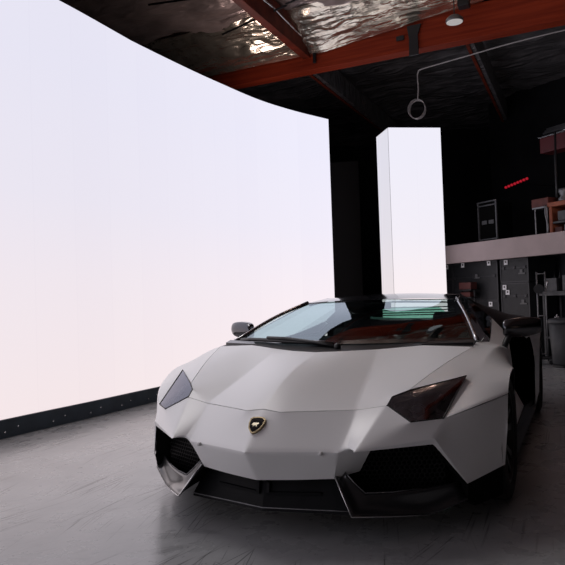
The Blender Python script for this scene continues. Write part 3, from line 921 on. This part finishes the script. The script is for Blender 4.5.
def mat_foil(name, col, rough, metal, cs=3., amt=.25, bump=.5):
    m = new_mat(name, col, rough, metal, .5)
    add_noise_variation(m, cs, amt)
    N, L, b = nodes(m)
    tc = N.new('ShaderNodeTexCoord'); prev = None
    # crinkles: sharp ridges at two sizes plus long soft folds
    for sc, mp_, st, dist in ((2.2, (1,2.6,1), .9, .10), (7, (1,1.4,1), .55, .03), (1.1, (.5,3.5,1), .8, .15)):
        mp = N.new('ShaderNodeMapping'); mp.inputs['Scale'].default_value = mp_; mp.inputs['Rotation'].default_value = (0,0,.3)
        no = N.new('ShaderNodeTexNoise'); no.noise_type = 'RIDGED_MULTIFRACTAL' if sc > 1.5 else 'FBM'
        no.inputs['Scale'].default_value = sc; no.inputs['Detail'].default_value = 4; no.inputs['Distortion'].default_value = .6
        L.new(tc.outputs['Object'], mp.inputs[0]); L.new(mp.outputs[0], no.inputs['Vector'])
        bp = N.new('ShaderNodeBump'); bp.inputs['Strength'].default_value = st*bump; bp.inputs['Distance'].default_value = dist
        L.new(no.outputs['Fac'], bp.inputs['Height'])
        if prev: L.new(prev, bp.inputs['Normal'])
        prev = bp.outputs['Normal']
    L.new(prev, b.inputs['Normal'])
    return m
M_foil = mat_foil('silver_foil', (.56,.45,.42), .32, .6)
M_foil_bright = mat_foil('bright_foil', (.92,.78,.64), .24, .9, 5, .2, .6)
M_poly = mat_foil('black_sheeting', (.13,.122,.128), .32, 0., 4, .3, .7)
def crumple(x0, x1, y0, y1, z, nx, ny, amp, mat, name, seed, wave=(.9,.25), tilt=0.):
    from mathutils import noise as mn
    bm = B(); g = []
    for j in range(ny+1):
        r = []
        for i in range(nx+1):
            x = x0+(x1-x0)*i/nx; y = y0+(y1-y0)*j/ny
            p = Vector((x*wave[0]+seed, y/wave[1]*.35+seed, 3.1*seed))
            d = mn.fractal(p, .9, 2.1, 4)*amp + mn.turbulence(Vector((x*1.1, y*1.6, seed)), 3, True)*amp*.35
            r.append(bm.verts.new((x, y, z + d + tilt*(y-y0))))
        g.append(r)
    for j in range(ny):
        for i in range(nx): bm.faces.new((g[j][i], g[j+1][i], g[j+1][i+1], g[j][i+1]))
    o = obj(name, bm, mat, None, True)
    return tag(o, kind='structure')
crumple(-9, 9, -7, 6.98, 5.52, 150, 130, .10, M_foil, 'ceiling_near', 1.7)
crumple(-9, 9, 7.25, 14.5, 5.45, 120, 90, .09, M_poly, 'ceiling_far', 4.2, (1.0,.22))
bm = B(); box(bm, (0,3.5,6.1), (18,22,.1)); tag(obj('ceiling', bm, M_wallblack), kind='structure')

def mat_wood():
    m = new_mat('red_timber', (.30,.07,.022), .65, spec=.2)
    N, L, b = nodes(m)
    tc = N.new('ShaderNodeTexCoord'); mp = N.new('ShaderNodeMapping'); mp.inputs['Scale'].default_value = (.5,14,14)
    no = N.new('ShaderNodeTexNoise'); no.inputs['Scale'].default_value = 2.2; no.inputs['Detail'].default_value = 8
    L.new(tc.outputs['Object'], mp.inputs[0]); L.new(mp.outputs[0], no.inputs['Vector'])
    r = N.new('ShaderNodeValToRGB'); e = r.color_ramp.elements
    e[0].position = .3; e[0].color = (.20,.020,.007,1); e[1].position = .72; e[1].color = (.36,.045,.014,1)
    L.new(no.outputs['Fac'], r.inputs['Fac']); L.new(r.outputs['Color'], b.inputs['Base Color'])
    return m
M_wood = mat_wood()
M_wood2 = new_mat('dark_red_timber', (.15,.022,.010), .6, spec=.2)
add_noise_variation(M_wood2, 5, .4)
# main glulam beam across, joists along
bm = B(); box(bm, (0,7.11,5.15), (18,.22,.50), bev=.006)
bmn = tag(obj('ceiling_beam', bm, M_wood), kind='structure')
for nm, x0, y0, y1, w_, zc, h_ in (('ceiling_joist', -2.50, -7, 6.98, .13, 5.30, .42), ('ceiling_joist', .05, 7.24, 14.4, .11, 5.16, .40), ('ceiling_joist', 2.6, -7, 6.98, .13, 5.30, .42), ('ceiling_joist', -2.55, 7.24, 14.4, .11, 5.16, .40), ('ceiling_joist', 2.7, 7.24, 14.4, .11, 5.16, .40)):
    bm = B(); box(bm, (x0, (y0+y1)/2, zc), (w_, y1-y0, h_), bev=.006)
    tag(obj(nm, bm, M_wood2 if y0 < 0 else M_poly), kind='structure')
    if y0 > 0:     # far joists: black faces, thin red strip at the lower corner
        bm = B(); box(bm, (x0-w_/2+.012, (y0+y1)/2, zc-h_/2-.008), (.05, y1-y0, .024))
        tag(obj('ceiling_joist_edge', bm, M_wood2), kind='structure')
# bright foil flap along the top of the beam
from mathutils import noise as mn
bm = B(); g = []
for j in range(13):
    r = []
    for i in range(141):
        x = -5.2 + 7.7*i/140; t = j/12
        y = 6.985 - .95*t; z0_ = max(5.14, min(5.42, 5.16 + .105*(x+2.06))); z = z0_ + (5.53-z0_)*t
        d = mn.fractal(Vector((x*1.3, t*6.0 + x*.5, 7.7)), .8, 2.2, 5)*.05
        r.append(bm.verts.new((x, min(y - abs(d)*.7, 6.985), z + d*(.3+.7*min(1, t*4)))))
    g.append(r)
for j in range(12):
    for i in range(140): bm.faces.new((g[j][i], g[j][i+1], g[j+1][i+1], g[j+1][i]))
tag(obj('ceiling_foil_flap', bm, M_foil_bright, None, True), kind='structure')
# foil edge strip on the joist
bm = B(); tube(bm, [V(-2.43+.01*math.sin(k*2.1), 2+k*.3, 5.50-.012*k+.01*math.sin(k*3.3)) for k in range(17)], .014, 6)
tag(obj('ceiling_foil_edge', bm, M_silver, None, True), kind='structure')

# steel hanger plate on the beam
bm = B(); extruded(bm, [V(-.82,6.985,5.26), V(-.60,6.985,5.26), V(-.66,6.985,5.10), V(-.655,6.985,4.80), V(-.80,6.985,4.80), V(-.795,6.985,5.06)], V(0,-.03,0))
bk_ = obj('beam_bracket', bm, M_black, None, origin=(-.72,6.97,5.0)); tag(bk_, 'dark steel plate bolted to the face of the red timber beam', 'bracket')
bm = B(); box(bm, (-.93,6.965,5.10), (.12,.03,.07), bev=.004); tag(obj('beam_box', bm, M_black, None, origin=(-.93,6.965,5.1)), 'small dark box on the red beam beside the steel plate', 'box')
bm = B(); box(bm, (-2.36,6.965,5.17), (.05,.035,.36), bev=.004); tag(obj('joist_hanger', bm, M_black, None, origin=(-2.36,6.965,5.2)), 'narrow dark metal hanger where the timber joist meets the beam', 'bracket')

# pendant lamp
lx, ly, lz = -.03, 6.50, 4.99
pd = empty('pendant_lamp', (lx,ly,lz), 'round white disc lamp hanging just under the red timber beam', 'lamp')
bm = B(); lathe(bm, [(-.012,.0), (-.012,.115), (0,.125), (.03,.12), (.075,.07), (.09,.0)], (lx,ly,lz), 'Z', 32); obj('lamp_shade', bm, M_grey_metal, pd, True)
bm = B(); cyl(bm, (lx,ly,lz-.016), (lx,ly,lz-.010), .112, seg=32); obj('lamp_diffuser', bm, new_mat('lamp_diffuser', (.8,.79,.77), .5, emit=(1,.96,.9), estr=.22), pd)
bm = B(); cyl(bm, (lx,ly,lz+.08), (lx,ly,5.56), .008, seg=8); obj('lamp_rod', bm, M_black, pd)
bm = B(); box(bm, (lx+.12,6.62,5.32), (.16,.16,.22), bev=.01); cyl(bm, (lx+.12,6.62,5.42), (lx+.12,6.62,5.6), .02); tag(obj('junction_box', bm, M_black, None, origin=(lx+.12,6.62,5.3)), 'black electrical box above the disc lamp', 'box')

# conduit with hanging coil
M_cable = new_mat('grey_cable', (.50,.47,.46), .5)
bm = B()
pts = [V(2.6,7.42,4.93), V(1.378,7.40,4.90), V(.6,7.52,4.90), V(-.1,7.71,4.90), V(-.80,7.90,4.90), V(-.88,7.93,4.87), V(-.905,7.95,4.80), V(-.90,7.95,4.6), V(-.915,7.95,4.42)]
tube(bm, catmull(pts, 5), .011, 8)
for k in range(3):
    cc = V(-.945+.010*k, 7.95+.01*k, 4.265-.010*k); rr_ = .165 - .005*k
    tube(bm, [cc + V(math.cos(t)*rr_*.86, math.sin(t*1.0+k)*.012, math.sin(t)*rr_) for t in [2*PI*q/36 for q in range(36)]], .0045, 6, True)
tag(obj('cable', bm, M_cable, None, True, origin=(-.9,7.9,4.9)), 'grey cable strung below the dark ceiling and ending in a hanging coil', 'cable')
# thin dark conduits on the foil
for k, (a, b) in enumerate([((-3.5,5.95,5.33), (-2.2,5.55,5.33)), ((-2.2,5.53,5.34), (-.9,5.2,5.34)), ((-3.9,4.6,5.34), (-2.6,4.9,5.34))]):
    bm = B(); cyl(bm, a, b, .016, seg=8)
    o = obj('ceiling_conduit', bm, M_black, None, True, origin=a)
    tag(o, ['thin dark pipe under the foil ceiling left of the joist', 'thin dark pipe under the foil ceiling right of the joist', 'short thin pipe under the foil above the screen top'][k], 'pipe')

# ------------------------------------------------------------------ mezzanine and store at the back right
FA, FBq = V(-.90,9.772,0), V(1.235,8.189,0); fd = (FBq-FA).normalized(); fn = V(-fd.y, fd.x, 0)   # fn points away from the camera
if fn.y < 0: fn = -fn
ang = math.atan2(fd.y, fd.x)
def onf(u, v, z):   # u metres along the fascia from its left end, v metres behind it
    return FA + fd*u + fn*v + V(0,0,z)
M_fascia = add_noise_variation(new_mat('beige_fascia', (.46,.37,.365), .6), 3, .06)
L_f = 6.0
bm = B(); box(bm, onf(L_f/2-1.2, .06, 1.885), (L_f,.12,.345), rz=ang, bev=.004)
tag(obj('trim_1', bm, M_fascia), kind='structure')
bm = B(); box(bm, onf(L_f/2-1.2, 1.35, 1.97), (L_f,2.5,.12), rz=ang)
tag(obj('floor_mezzanine', bm, M_black), kind='structure')
M_back = add_noise_variation(new_mat('store_back_wall', (.075,.080,.095), .7), 3, .2)
bm = B(); box(bm, onf(L_f/2-1.2, 1.15, .95), (L_f,.08,1.9), rz=ang)
tag(obj('wall_store', bm, M_back), kind='structure')
bm = B(); box(bm, onf(L_f/2-1.2, 2.62, 3.9), (L_f,.08,3.7), rz=ang)
tag(obj('wall_mezzanine', bm, M_wallblack), kind='structure')

M_case = add_noise_variation(new_mat('case_black', (.017,.018,.021), .5), 12, .25)
M_edge = new_mat('case_edging', (.05,.05,.055), .4, .4)
M_tag = new_mat('white_label', (.93,.93,.94), .5)
M_mark = new_mat('grey_print', (.13,.13,.135), .5)
def road_case(u, v, z, w, d, h, labels, mark, label, group='stacked road cases'):
    """case with its front at fascia coords (u..u+w, v), bottom z"""
    c0 = onf(u+w/2, v+d/2, z)
    t = empty('road_case', c0, label, 'case', group)
    bm = B(); box(bm, c0+V(0,0,h/2), (w-.012,d-.012,h-.012), rz=ang, bev=.008); obj('case_body', bm, M_case, t)
    bm = B()
    for (du, dz, lw, lh) in ((w/2, .012, w, .024), (w/2, h-.012, w, .024), (w/2, h*.62, w, .014), (.012, h/2, .024, h), (w-.012, h/2, .024, h)):
        box(bm, onf(u+du, v+.004, z+dz), (lw,.012,lh), rz=ang)
    obj('case_edging', bm, M_edge, t)
    for du, dz in labels:
        bm = B(); box(bm, onf(u+du, v-.006, z+dz), (.085,.006,.085), rz=ang, bev=.002)
        l_ = obj('case_tag', bm, M_tag, t)
        bm = B(); box(bm, onf(u+du, v-.010, z+dz+.008), (.03,.004,.03), rz=ang); obj('tag_mark', bm, M_edge, l_)
    if mark:
        du, dz = mark
        bm = B(); box(bm, onf(u+du, v-.006, z+dz), (.14,.006,.025), rz=ang); box(bm, onf(u+du-.01, v-.006, z+dz+.04), (.06,.006,.06), rz=ang)
        obj('case_print', bm, M_mark, t)
    for du in (.08, w/2, w-.08):
        bm = B(); box(bm, onf(u+du, v-.008, z+h*.62), (.06,.012,.05), rz=ang, bev=.003); obj('latch', bm, M_edge, t)
    return t
# u positions run along the fascia line; the cases stand .2 m behind it
road_case(-.08, .22, .985, 1.15, .7, .725, [(.30,.685), (.955,.685)], (.65,.43), 'wide black road case with two white tags, top of its stack behind the car roof')
road_case(-.08, .22, .0, 1.15, .7, .48, [], None, 'black road case at the bottom of the left stack, behind the car')
road_case(-.08, .22, .482, 1.15, .7, .50, [(.96,.44)], None, 'black road case in the middle of the left stack, behind the car')
road_case(-.62, .25, .95, .52, .7, .76, [(.37,.71)], None, 'narrow black road case next to the glowing column')
road_case(-.62, .25, .0, .52, .7, .94, [], None, 'tall black road case at the floor beside the glowing column')
road_case(1.13, .22, 1.296, .62, .7, .415, [(.14,.36)], (.48,.15), 'small black road case with one white tag, top of the right stack')
road_case(1.13, .22, .685, .62, .7, .605, [(.155,.44), (.09,.53)], (.49,.24), 'black road case under the small case, left of the pole stand')
road_case(1.13, .22, .0, .62, .7, .68, [], None, 'black road case at the bottom of the right stack, behind the door mirror')

M_redbox = add_noise_variation(new_mat('red_box', (.085,.02,.018), .6), 6, .2)
# red box on a small shelf in front of the left stack
c0 = onf(.50, .05, 1.205); bm = B(); box(bm, c0+V(0,0,.066), (.30,.16,.13), rz=ang, bev=.008)
t = obj('red_tool_box', bm, M_redbox, None, origin=c0); tag(t, 'dull red box in front of the wide road case behind the car roof', 'box')
bm = B(); box(bm, c0+V(0,0,-.011), (.36,.22,.02), rz=ang); box(bm, c0+V(0,0,-.15), (.36,.22,.02), rz=ang)
for a in (-1, 1): box(bm, onf(.50+.165*a,.05,.595), (.03,.03,1.19), rz=ang)
box(bm, onf(.50,.05,.03), (.36,.30,.03), rz=ang)
tag(obj('tool_stand', bm, M_black, None, origin=onf(.5,.05,0)), 'black two-tier stand carrying the dull red boxes in front of the cases', 'stand')
c1 = onf(.50, .05, 1.066); bm = B(); box(bm, c1+V(0,0,.045), (.24,.15,.09), rz=ang, bev=.008)
tag(obj('red_tool_box', bm, M_redbox, None, origin=c1), 'smaller red box on the lower tier of the black stand', 'box')

# pole stand (two uprights, round plate, feet)
sx = V(.86,7.97,0); st = empty('pole_stand', sx, 'tall stand of two thin grey poles between the road cases and the grey bin', 'stand')
for dx in (-.045, .075):
    bm = B(); cyl(bm, sx+V(dx,0,.05), sx+V(dx,0,1.43), .012, seg=10); obj('pole', bm, M_grey_metal, st, True)
bm = B()
for z in (.16,.75,1.40): cyl(bm, sx+V(-.045,0,z), sx+V(.075,0,z), .009, seg=8)
obj('cross_bar', bm, M_grey_metal, st, True)
bm = B(); cyl(bm, sx+V(-.02,-.05,1.165), sx+V(-.02,-.02,1.165), .075, seg=24); obj('round_plate', bm, M_black, st)
bm = B(); cyl(bm, sx+V(.09,-.02,1.17), sx+V(.11,-.02,1.29), .014, seg=10); obj('clamp', bm, M_silver, st, True)
bm = B(); box(bm, sx+V(.02,0,.10), (.30,.16,.04), bev=.01); obj('foot', bm, M_black, st)
for dx in (-.09, .12):
    bm = B(); cyl(bm, sx+V(dx,-.06,.035), sx+V(dx,-.03,.035), .035, seg=14); obj('caster', bm, M_black, st)

# bin
M_bin = add_noise_variation(new_mat('grey_bin', (.040,.042,.046), .5), 8, .15)
bc_ = V(1.20,7.66,0); bn_ = empty('waste_bin', bc_, 'round dark grey waste bin with lid at the right edge', 'bin')
bm = B(); lathe(bm, [(.03,.0), (.03,.18), (.06,.195), (.66,.235), (.66,.22), (.05,.17), (.05,0)], bc_, 'Z', 32); obj('bin_body', bm, M_bin, bn_, True)
bm = B(); lathe(bm, [(.655,.245), (.69,.25), (.715,.22), (.73,0)], bc_, 'Z', 32); obj('bin_lid', bm, M_bin, bn_, True)
bm = B(); lathe(bm, [(0,.0), (0,.2), (.035,.2), (.035,0)], bc_, 'Z', 24); obj('bin_base', bm, M_black, bn_)
bm = B(); box(bm, bc_+V(-.10,-.23,.745), (.06,.03,.022), bev=.006); box(bm, bc_+V(-.10,-.235,.76), (.018,.018,.05), bev=.004); obj('lid_catch', bm, M_silver, bn_)

# bench with grey machine and bottles behind the bin
tb = onf(2.28,.58,0); t = empty('work_cart', tb, 'grey metal work cart behind the waste bin', 'cart')
M_cart = add_noise_variation(new_mat('cart_grey', (.085,.085,.09), .5, .3), 10, .3)
bm = B(); box(bm, tb+V(0,0,1.07), (.86,.5,.04), rz=ang, bev=.005); obj('cart_top', bm, M_cart, t)
bm = B(); box(bm, tb+V(0,0,.35), (.76,.46,.03), rz=ang); obj('cart_shelf', bm, M_cart, t)
for a in (-1, 1):
    for b in (-1, 1):
        bm = B(); box(bm, tb+fd*(.36*a)+fn*(.21*b)+V(0,0,.525), (.035,.035,1.05), rz=ang); obj('leg', bm, M_cart, t)
tm = tb+V(0,0,1.091); 
t = empty('metal_tray', tm, 'light grey metal tray of parts on the work cart', 'tray')
bm = B(); box(bm, tm-fn*.12+V(0,0,.015), (.72,.26,.03), rz=ang, bev=.004); obj('tray_base', bm, M_cart, t)
bm = B(); box(bm, tm-fn*.10-fd*.22+V(0,0,.14), (.22,.2,.22), rz=ang, bev=.006); box(bm, tm-fn*.10+fd*.10+V(0,0,.16), (.20,.2,.26), rz=ang, bev=.006); obj('parts_bin', bm, M_cart, t)
for k, (du, h) in enumerate(((-.38,.38), (-.27,.43), (-.16,.36))):
    c = tb+fd*du+fn*.10+V(0,0,1.09); bm = B(); lathe(bm, [(0,0), (0,.032), (h*.62,.034), (h*.75,.016), (h,.014), (h,0)], c, 'Z', 16)
    o = obj('bottle', bm, M_black, None, True, origin=c)
    tag(o, ['black bottle on the work cart, nearest the pole stand', 'tallest black bottle on the work cart', 'shortest black bottle on the work cart, right of the others'][k], 'bottle', 'bottles on the work cart')

# ---- things on the mezzanine (deck top at z=2.03)
DZ = 2.031
rc = onf(.59,.55,DZ); t = empty('rack_case', rc, 'black rack case with light metal frame standing on the mezzanine', 'case')
rw_, rh_, rb_ = .44, .71, .11
bm = B(); box(bm, rc+fn*.2+V(0,0,rb_+rh_/2), (rw_-.03,.42,rh_-.03), rz=ang); obj('case_body', bm, M_dark, t)
bm = B()
for du in (-rw_/2, rw_/2): box(bm, rc+fd*du-fn*.02+V(0,0,rb_+rh_/2), (.026,.03,rh_), rz=ang)
for zz in (.0, rh_-.07, rh_): box(bm, rc-fn*.02+V(0,0,rb_+zz), (rw_+.03,.03,.022), rz=ang)
obj('frame', bm, M_grey_metal, t)
for du in (-.08, .09):
    bm = B(); box(bm, rc+fd*du-fn*.02+V(0,0,rb_+.32), (.12,.012,.07), rz=ang); obj('panel_label', bm, M_mark, t, label='grey label')
for du in (-.13, .13):
    bm = B(); cyl(bm, rc+fd*du-fn*.02+V(0,0,.05), rc+fd*du+fn*.02+V(0,0,.05), .05, seg=16); box(bm, rc+fd*du+V(0,0,.09), (.06,.06,.03), rz=ang); obj('caster', bm, M_black, t)
# red strip light on the dark back
a0, a1 = onf(.434,1.2,3.173), onf(1.017,1.2,3.263)
t = empty('red_strip_light', a0, 'short slanted red strip light in the dark above the mezzanine', 'light')
bm = B(); cyl(bm, a0, a1, .012, seg=8); obj('strip', bm, M_black, t)
M_redl = new_mat('red_led', (.3,.01,.02), .4, emit=(1,.02,.05), estr=.30)
for k in range(8):
    bm = B(); sphere(bm, lerp(a0, a1, (k+.5)/8)-fn*.012, .026, 10, (1.15,1,1)); obj('bulb', bm, M_redl, t, True)
bm = B(); cyl(bm, lerp(a0, a1, .5), lerp(a0, a1, .5)+fn*1.38, .01, seg=8); obj('strip_mount', bm, M_black, t)

# right side: table with red toolbox, orange bench, shelf, pole, red cabinet
q = onf(1.96,.48,DZ); t = empty('metal_table', q, 'small grey legged table on the mezzanine carrying a red-brown box', 'table')
bm = B(); box(bm, q+V(0,0,.50), (.30,.35,.025), rz=ang); obj('table_top', bm, M_grey_metal, t)
for a in (-1, 1):
    for b in (-1, 1):
        bm = B(); cyl(bm, q+fd*.12*a+fn*.14*b, q+fd*.12*a+fn*.14*b+V(0,0,.5), .012, seg=8); obj('leg', bm, M_grey_metal, t)
M_rb = add_noise_variation(new_mat('red_brown', (.13,.03,.022), .6), 8, .3)
c = q+V(0,0,.513); bm = B(); box(bm, c-fd*.03+V(0,0,.075), (.34,.26,.15), rz=ang, bev=.01); tag(obj('brown_box', bm, M_rb, None, origin=c), 'dark red-brown box on the small grey legged table', 'box')
M_or = add_noise_variation(new_mat('orange_wood', (.36,.10,.05), .6), 8, .2)
q = onf(2.42,.50,DZ); t = empty('orange_bench', q, 'orange topped bench with shelves at the right end of the mezzanine', 'bench')
bm = B(); box(bm, q+V(0,0,.52), (.60,.4,.075), rz=ang, bev=.008); obj('bench_top', bm, M_or, t)
for a in (-1, 1):
    bm = B(); box(bm, q+fd*.26*a+V(0,0,.24), (.05,.36,.48), rz=ang); obj('leg', bm, M_or, t)
bm = B(); box(bm, q+V(0,0,.22), (.5,.34,.03), rz=ang); obj('bench_shelf', bm, M_cart, t)
c = q-fn*.1+V(0,0,.236); bm = B(); box(bm, c+V(0,0,.08), (.22,.2,.16), rz=ang, bev=.01); tag(obj('grey_crate', bm, M_cart, None, origin=c), 'grey crate on the shelf of the orange bench', 'crate')
c = q-fn*.1-fd*.12+V(0,0,.0); bm = B(); box(bm, c+V(0,0,.07), (.13,.16,.14), rz=ang, bev=.01); tag(obj('red_box', bm, M_redbox, None, origin=c), 'small red box on the deck beneath the orange bench', 'box')
c = q-fn*.1+fd*.10+V(0,0,.0); bm = B(); box(bm, c+V(0,0,.085), (.22,.16,.17), rz=ang, bev=.01); tag(obj('silver_box', bm, M_grey_metal, None, origin=c), 'silver grey box on the deck beneath the orange bench', 'box')
c = q-fd*.12+V(0,0,.558); bm = B(); lathe(bm, [(0,0), (0,.10), (.05,.10), (.10,.06), (.17,.09), (.22,.09), (.22,0)], c, 'Z', 20); tag(obj('metal_drum', bm, M_grey_metal, None, True, origin=c), 'waisted grey metal drum on the orange bench', 'drum')
# cable draped off the table
bm = B(); tube(bm, catmull([onf(2.10,.28,2.55), onf(2.11,.26,2.40), onf(2.15,.26,2.2), onf(2.13,.26,2.045)], 5), .014, 8); tag(obj('hose', bm, M_grey_metal, None, True, origin=onf(2.13,.26,2.045)), 'grey hose hanging between the small table and the orange bench', 'hose')
bm = B(); cyl(bm, onf(1.95,.74,2.031), onf(1.99,.74,3.86), .018, seg=12); tag(obj('upright_pole', bm, M_edge, None, True, origin=onf(1.95,.74,2.031)), 'tall thin dark pole behind the orange bench', 'pole')
# red cabinet high up on its own rack
q = onf(2.02,1.1,0); M_deepred = add_noise_variation(new_mat('deep_red', (.11,.014,.018), .5), 5, .2)
t = empty('red_panel_rack', q+V(0,0,2.031), 'dark red panel high on a rack at the right edge', 'rack')
bm = B(); box(bm, q+V(0,0,3.73), (1.05,.30,.27), rz=ang, bev=.01); obj('red_panel', bm, M_deepred, t)
bm = B(); box(bm, q+V(0,0,3.876), (1.09,.34,.02), rz=ang); obj('rack_shelf', bm, M_silver, t)
for a in (-1, 1):
    bm = B(); box(bm, q+fd*.47*a+fn*.2+V(0,0,2.976), (.05,.05,1.89), rz=ang); obj('rack_post', bm, M_black, t)
for k in range(4):
    c = q+V(0,0,3.91+.046*k); bm = B(); cyl(bm, c-fd*.5-fn*(.12-.05*k), c+fd*.6-fn*(.12-.05*k), .022, seg=10)
    if k == 0: pass
    o = obj('stored_tube', bm, M_silver if k == 0 else M_grey_metal, None, True, origin=c)
    tag(o, ['lowest and brightest metal tube stored on top of the red panel rack', 'second lowest metal tube on top of the red panel rack', 'third lowest metal tube on top of the red panel rack', 'topmost metal tube above the red panel rack'][k], 'tube', 'tubes stored on the red rack')

# dark flat between screen and column
q = V(-2.93,9.6,0); bm = B(); box(bm, q+V(0,0,1.95), (.75,.08,3.9), rz=.3, bev=.005)
fl = obj('scenery_flat', bm, new_mat('charcoal_flat', (.035,.035,.038), .7), None, origin=q); tag(fl, 'tall charcoal panel standing in the dark gap between screen and column', 'panel')
bm = B(); box(bm, q+V(.10,-.30,.15), (.6,.5,.3), rz=.3, bev=.01); tag(obj('counterweight', bm, M_black, None, origin=q+V(.1,-.3,0)), 'low black weight at the foot of the charcoal panel', 'weight')

# ------------------------------------------------------------------ light of the room
w = bpy.data.worlds.new('World'); S.world = w; w.use_nodes = True
w.node_tree.nodes['Background'].inputs[0].default_value = (.95,.85,.80,1)
w.node_tree.nodes['Background'].inputs[1].default_value = .012
def area(name, loc, rot, size, power, col):
    l = bpy.data.lights.new(name, 'AREA'); l.size = size; l.energy = power; l.color = col
    o = bpy.data.objects.new(name, l); COL.objects.link(o); o.location = loc; o.rotation_euler = rot; return o
# unseen area lamps: added fills, plus the overhead soft light
area('ceiling_fill_light', (1.2,4.6,5.0), (PI,0,0), .4, 15, (1,.78,.62))  # unseen upward fill, added to brighten the foil ceiling
area('store_fill_light', (2.9,5.9,2.7), (1.35,0,.35), .5, 9, (1,.93,.92))  # added out of view to light the road cases and mezzanine
area('flank_fill_light', (4.6,-3.6,1.7), (0,PI/2,-.65), 1.2, .7, (1,.66,.50))  # added low warm fill for the car flank away from the screen
area('soft_light', (-2.1,1.5,4.9), (0,-.45,0), 2.0, 17, (1,.96,.95)).data.spread = 1.5
wl = area('foil_fill_light', (-3.45,6.3,3.85), (0,0,0), .5, 8, (1,.80,.76))  # hidden behind the screen wall, added to light the foil above
wl.rotation_euler = V(.72,-.25,.70).to_track_quat('-Z', 'Y').to_euler()

# ------------------------------------------------------------------ camera
cam = bpy.data.cameras.new('camera'); co = bpy.data.objects.new('camera', cam); COL.objects.link(co)
cx, cy, cz, yaw, pit, rol, fpx = 1.434598, -2.609384, 1.147119, -.440246, .025677, -.033555, 633.1457
fw = V(math.sin(yaw)*math.cos(pit), math.cos(yaw)*math.cos(pit), math.sin(pit))
r_ = V(math.cos(yaw), -math.sin(yaw), 0); u_ = r_.cross(fw)
r2 = r_*math.cos(rol) + u_*math.sin(rol); u2 = -r_*math.sin(rol) + u_*math.cos(rol)
M = Matrix(((r2.x, u2.x, -fw.x, cx), (r2.y, u2.y, -fw.y, cy), (r2.z, u2.z, -fw.z, cz), (0,0,0,1)))
co.matrix_world = M
cam.sensor_fit = 'HORIZONTAL'; cam.sensor_width = 36; cam.lens = 36*fpx/565
cam.clip_end = 100
S.camera = co
S.view_settings.view_transform = 'Standard'; S.view_settings.look = 'None'
S.view_settings.exposure = 0; S.view_settings.gamma = 1; S.view_settings.use_curve_mapping = False
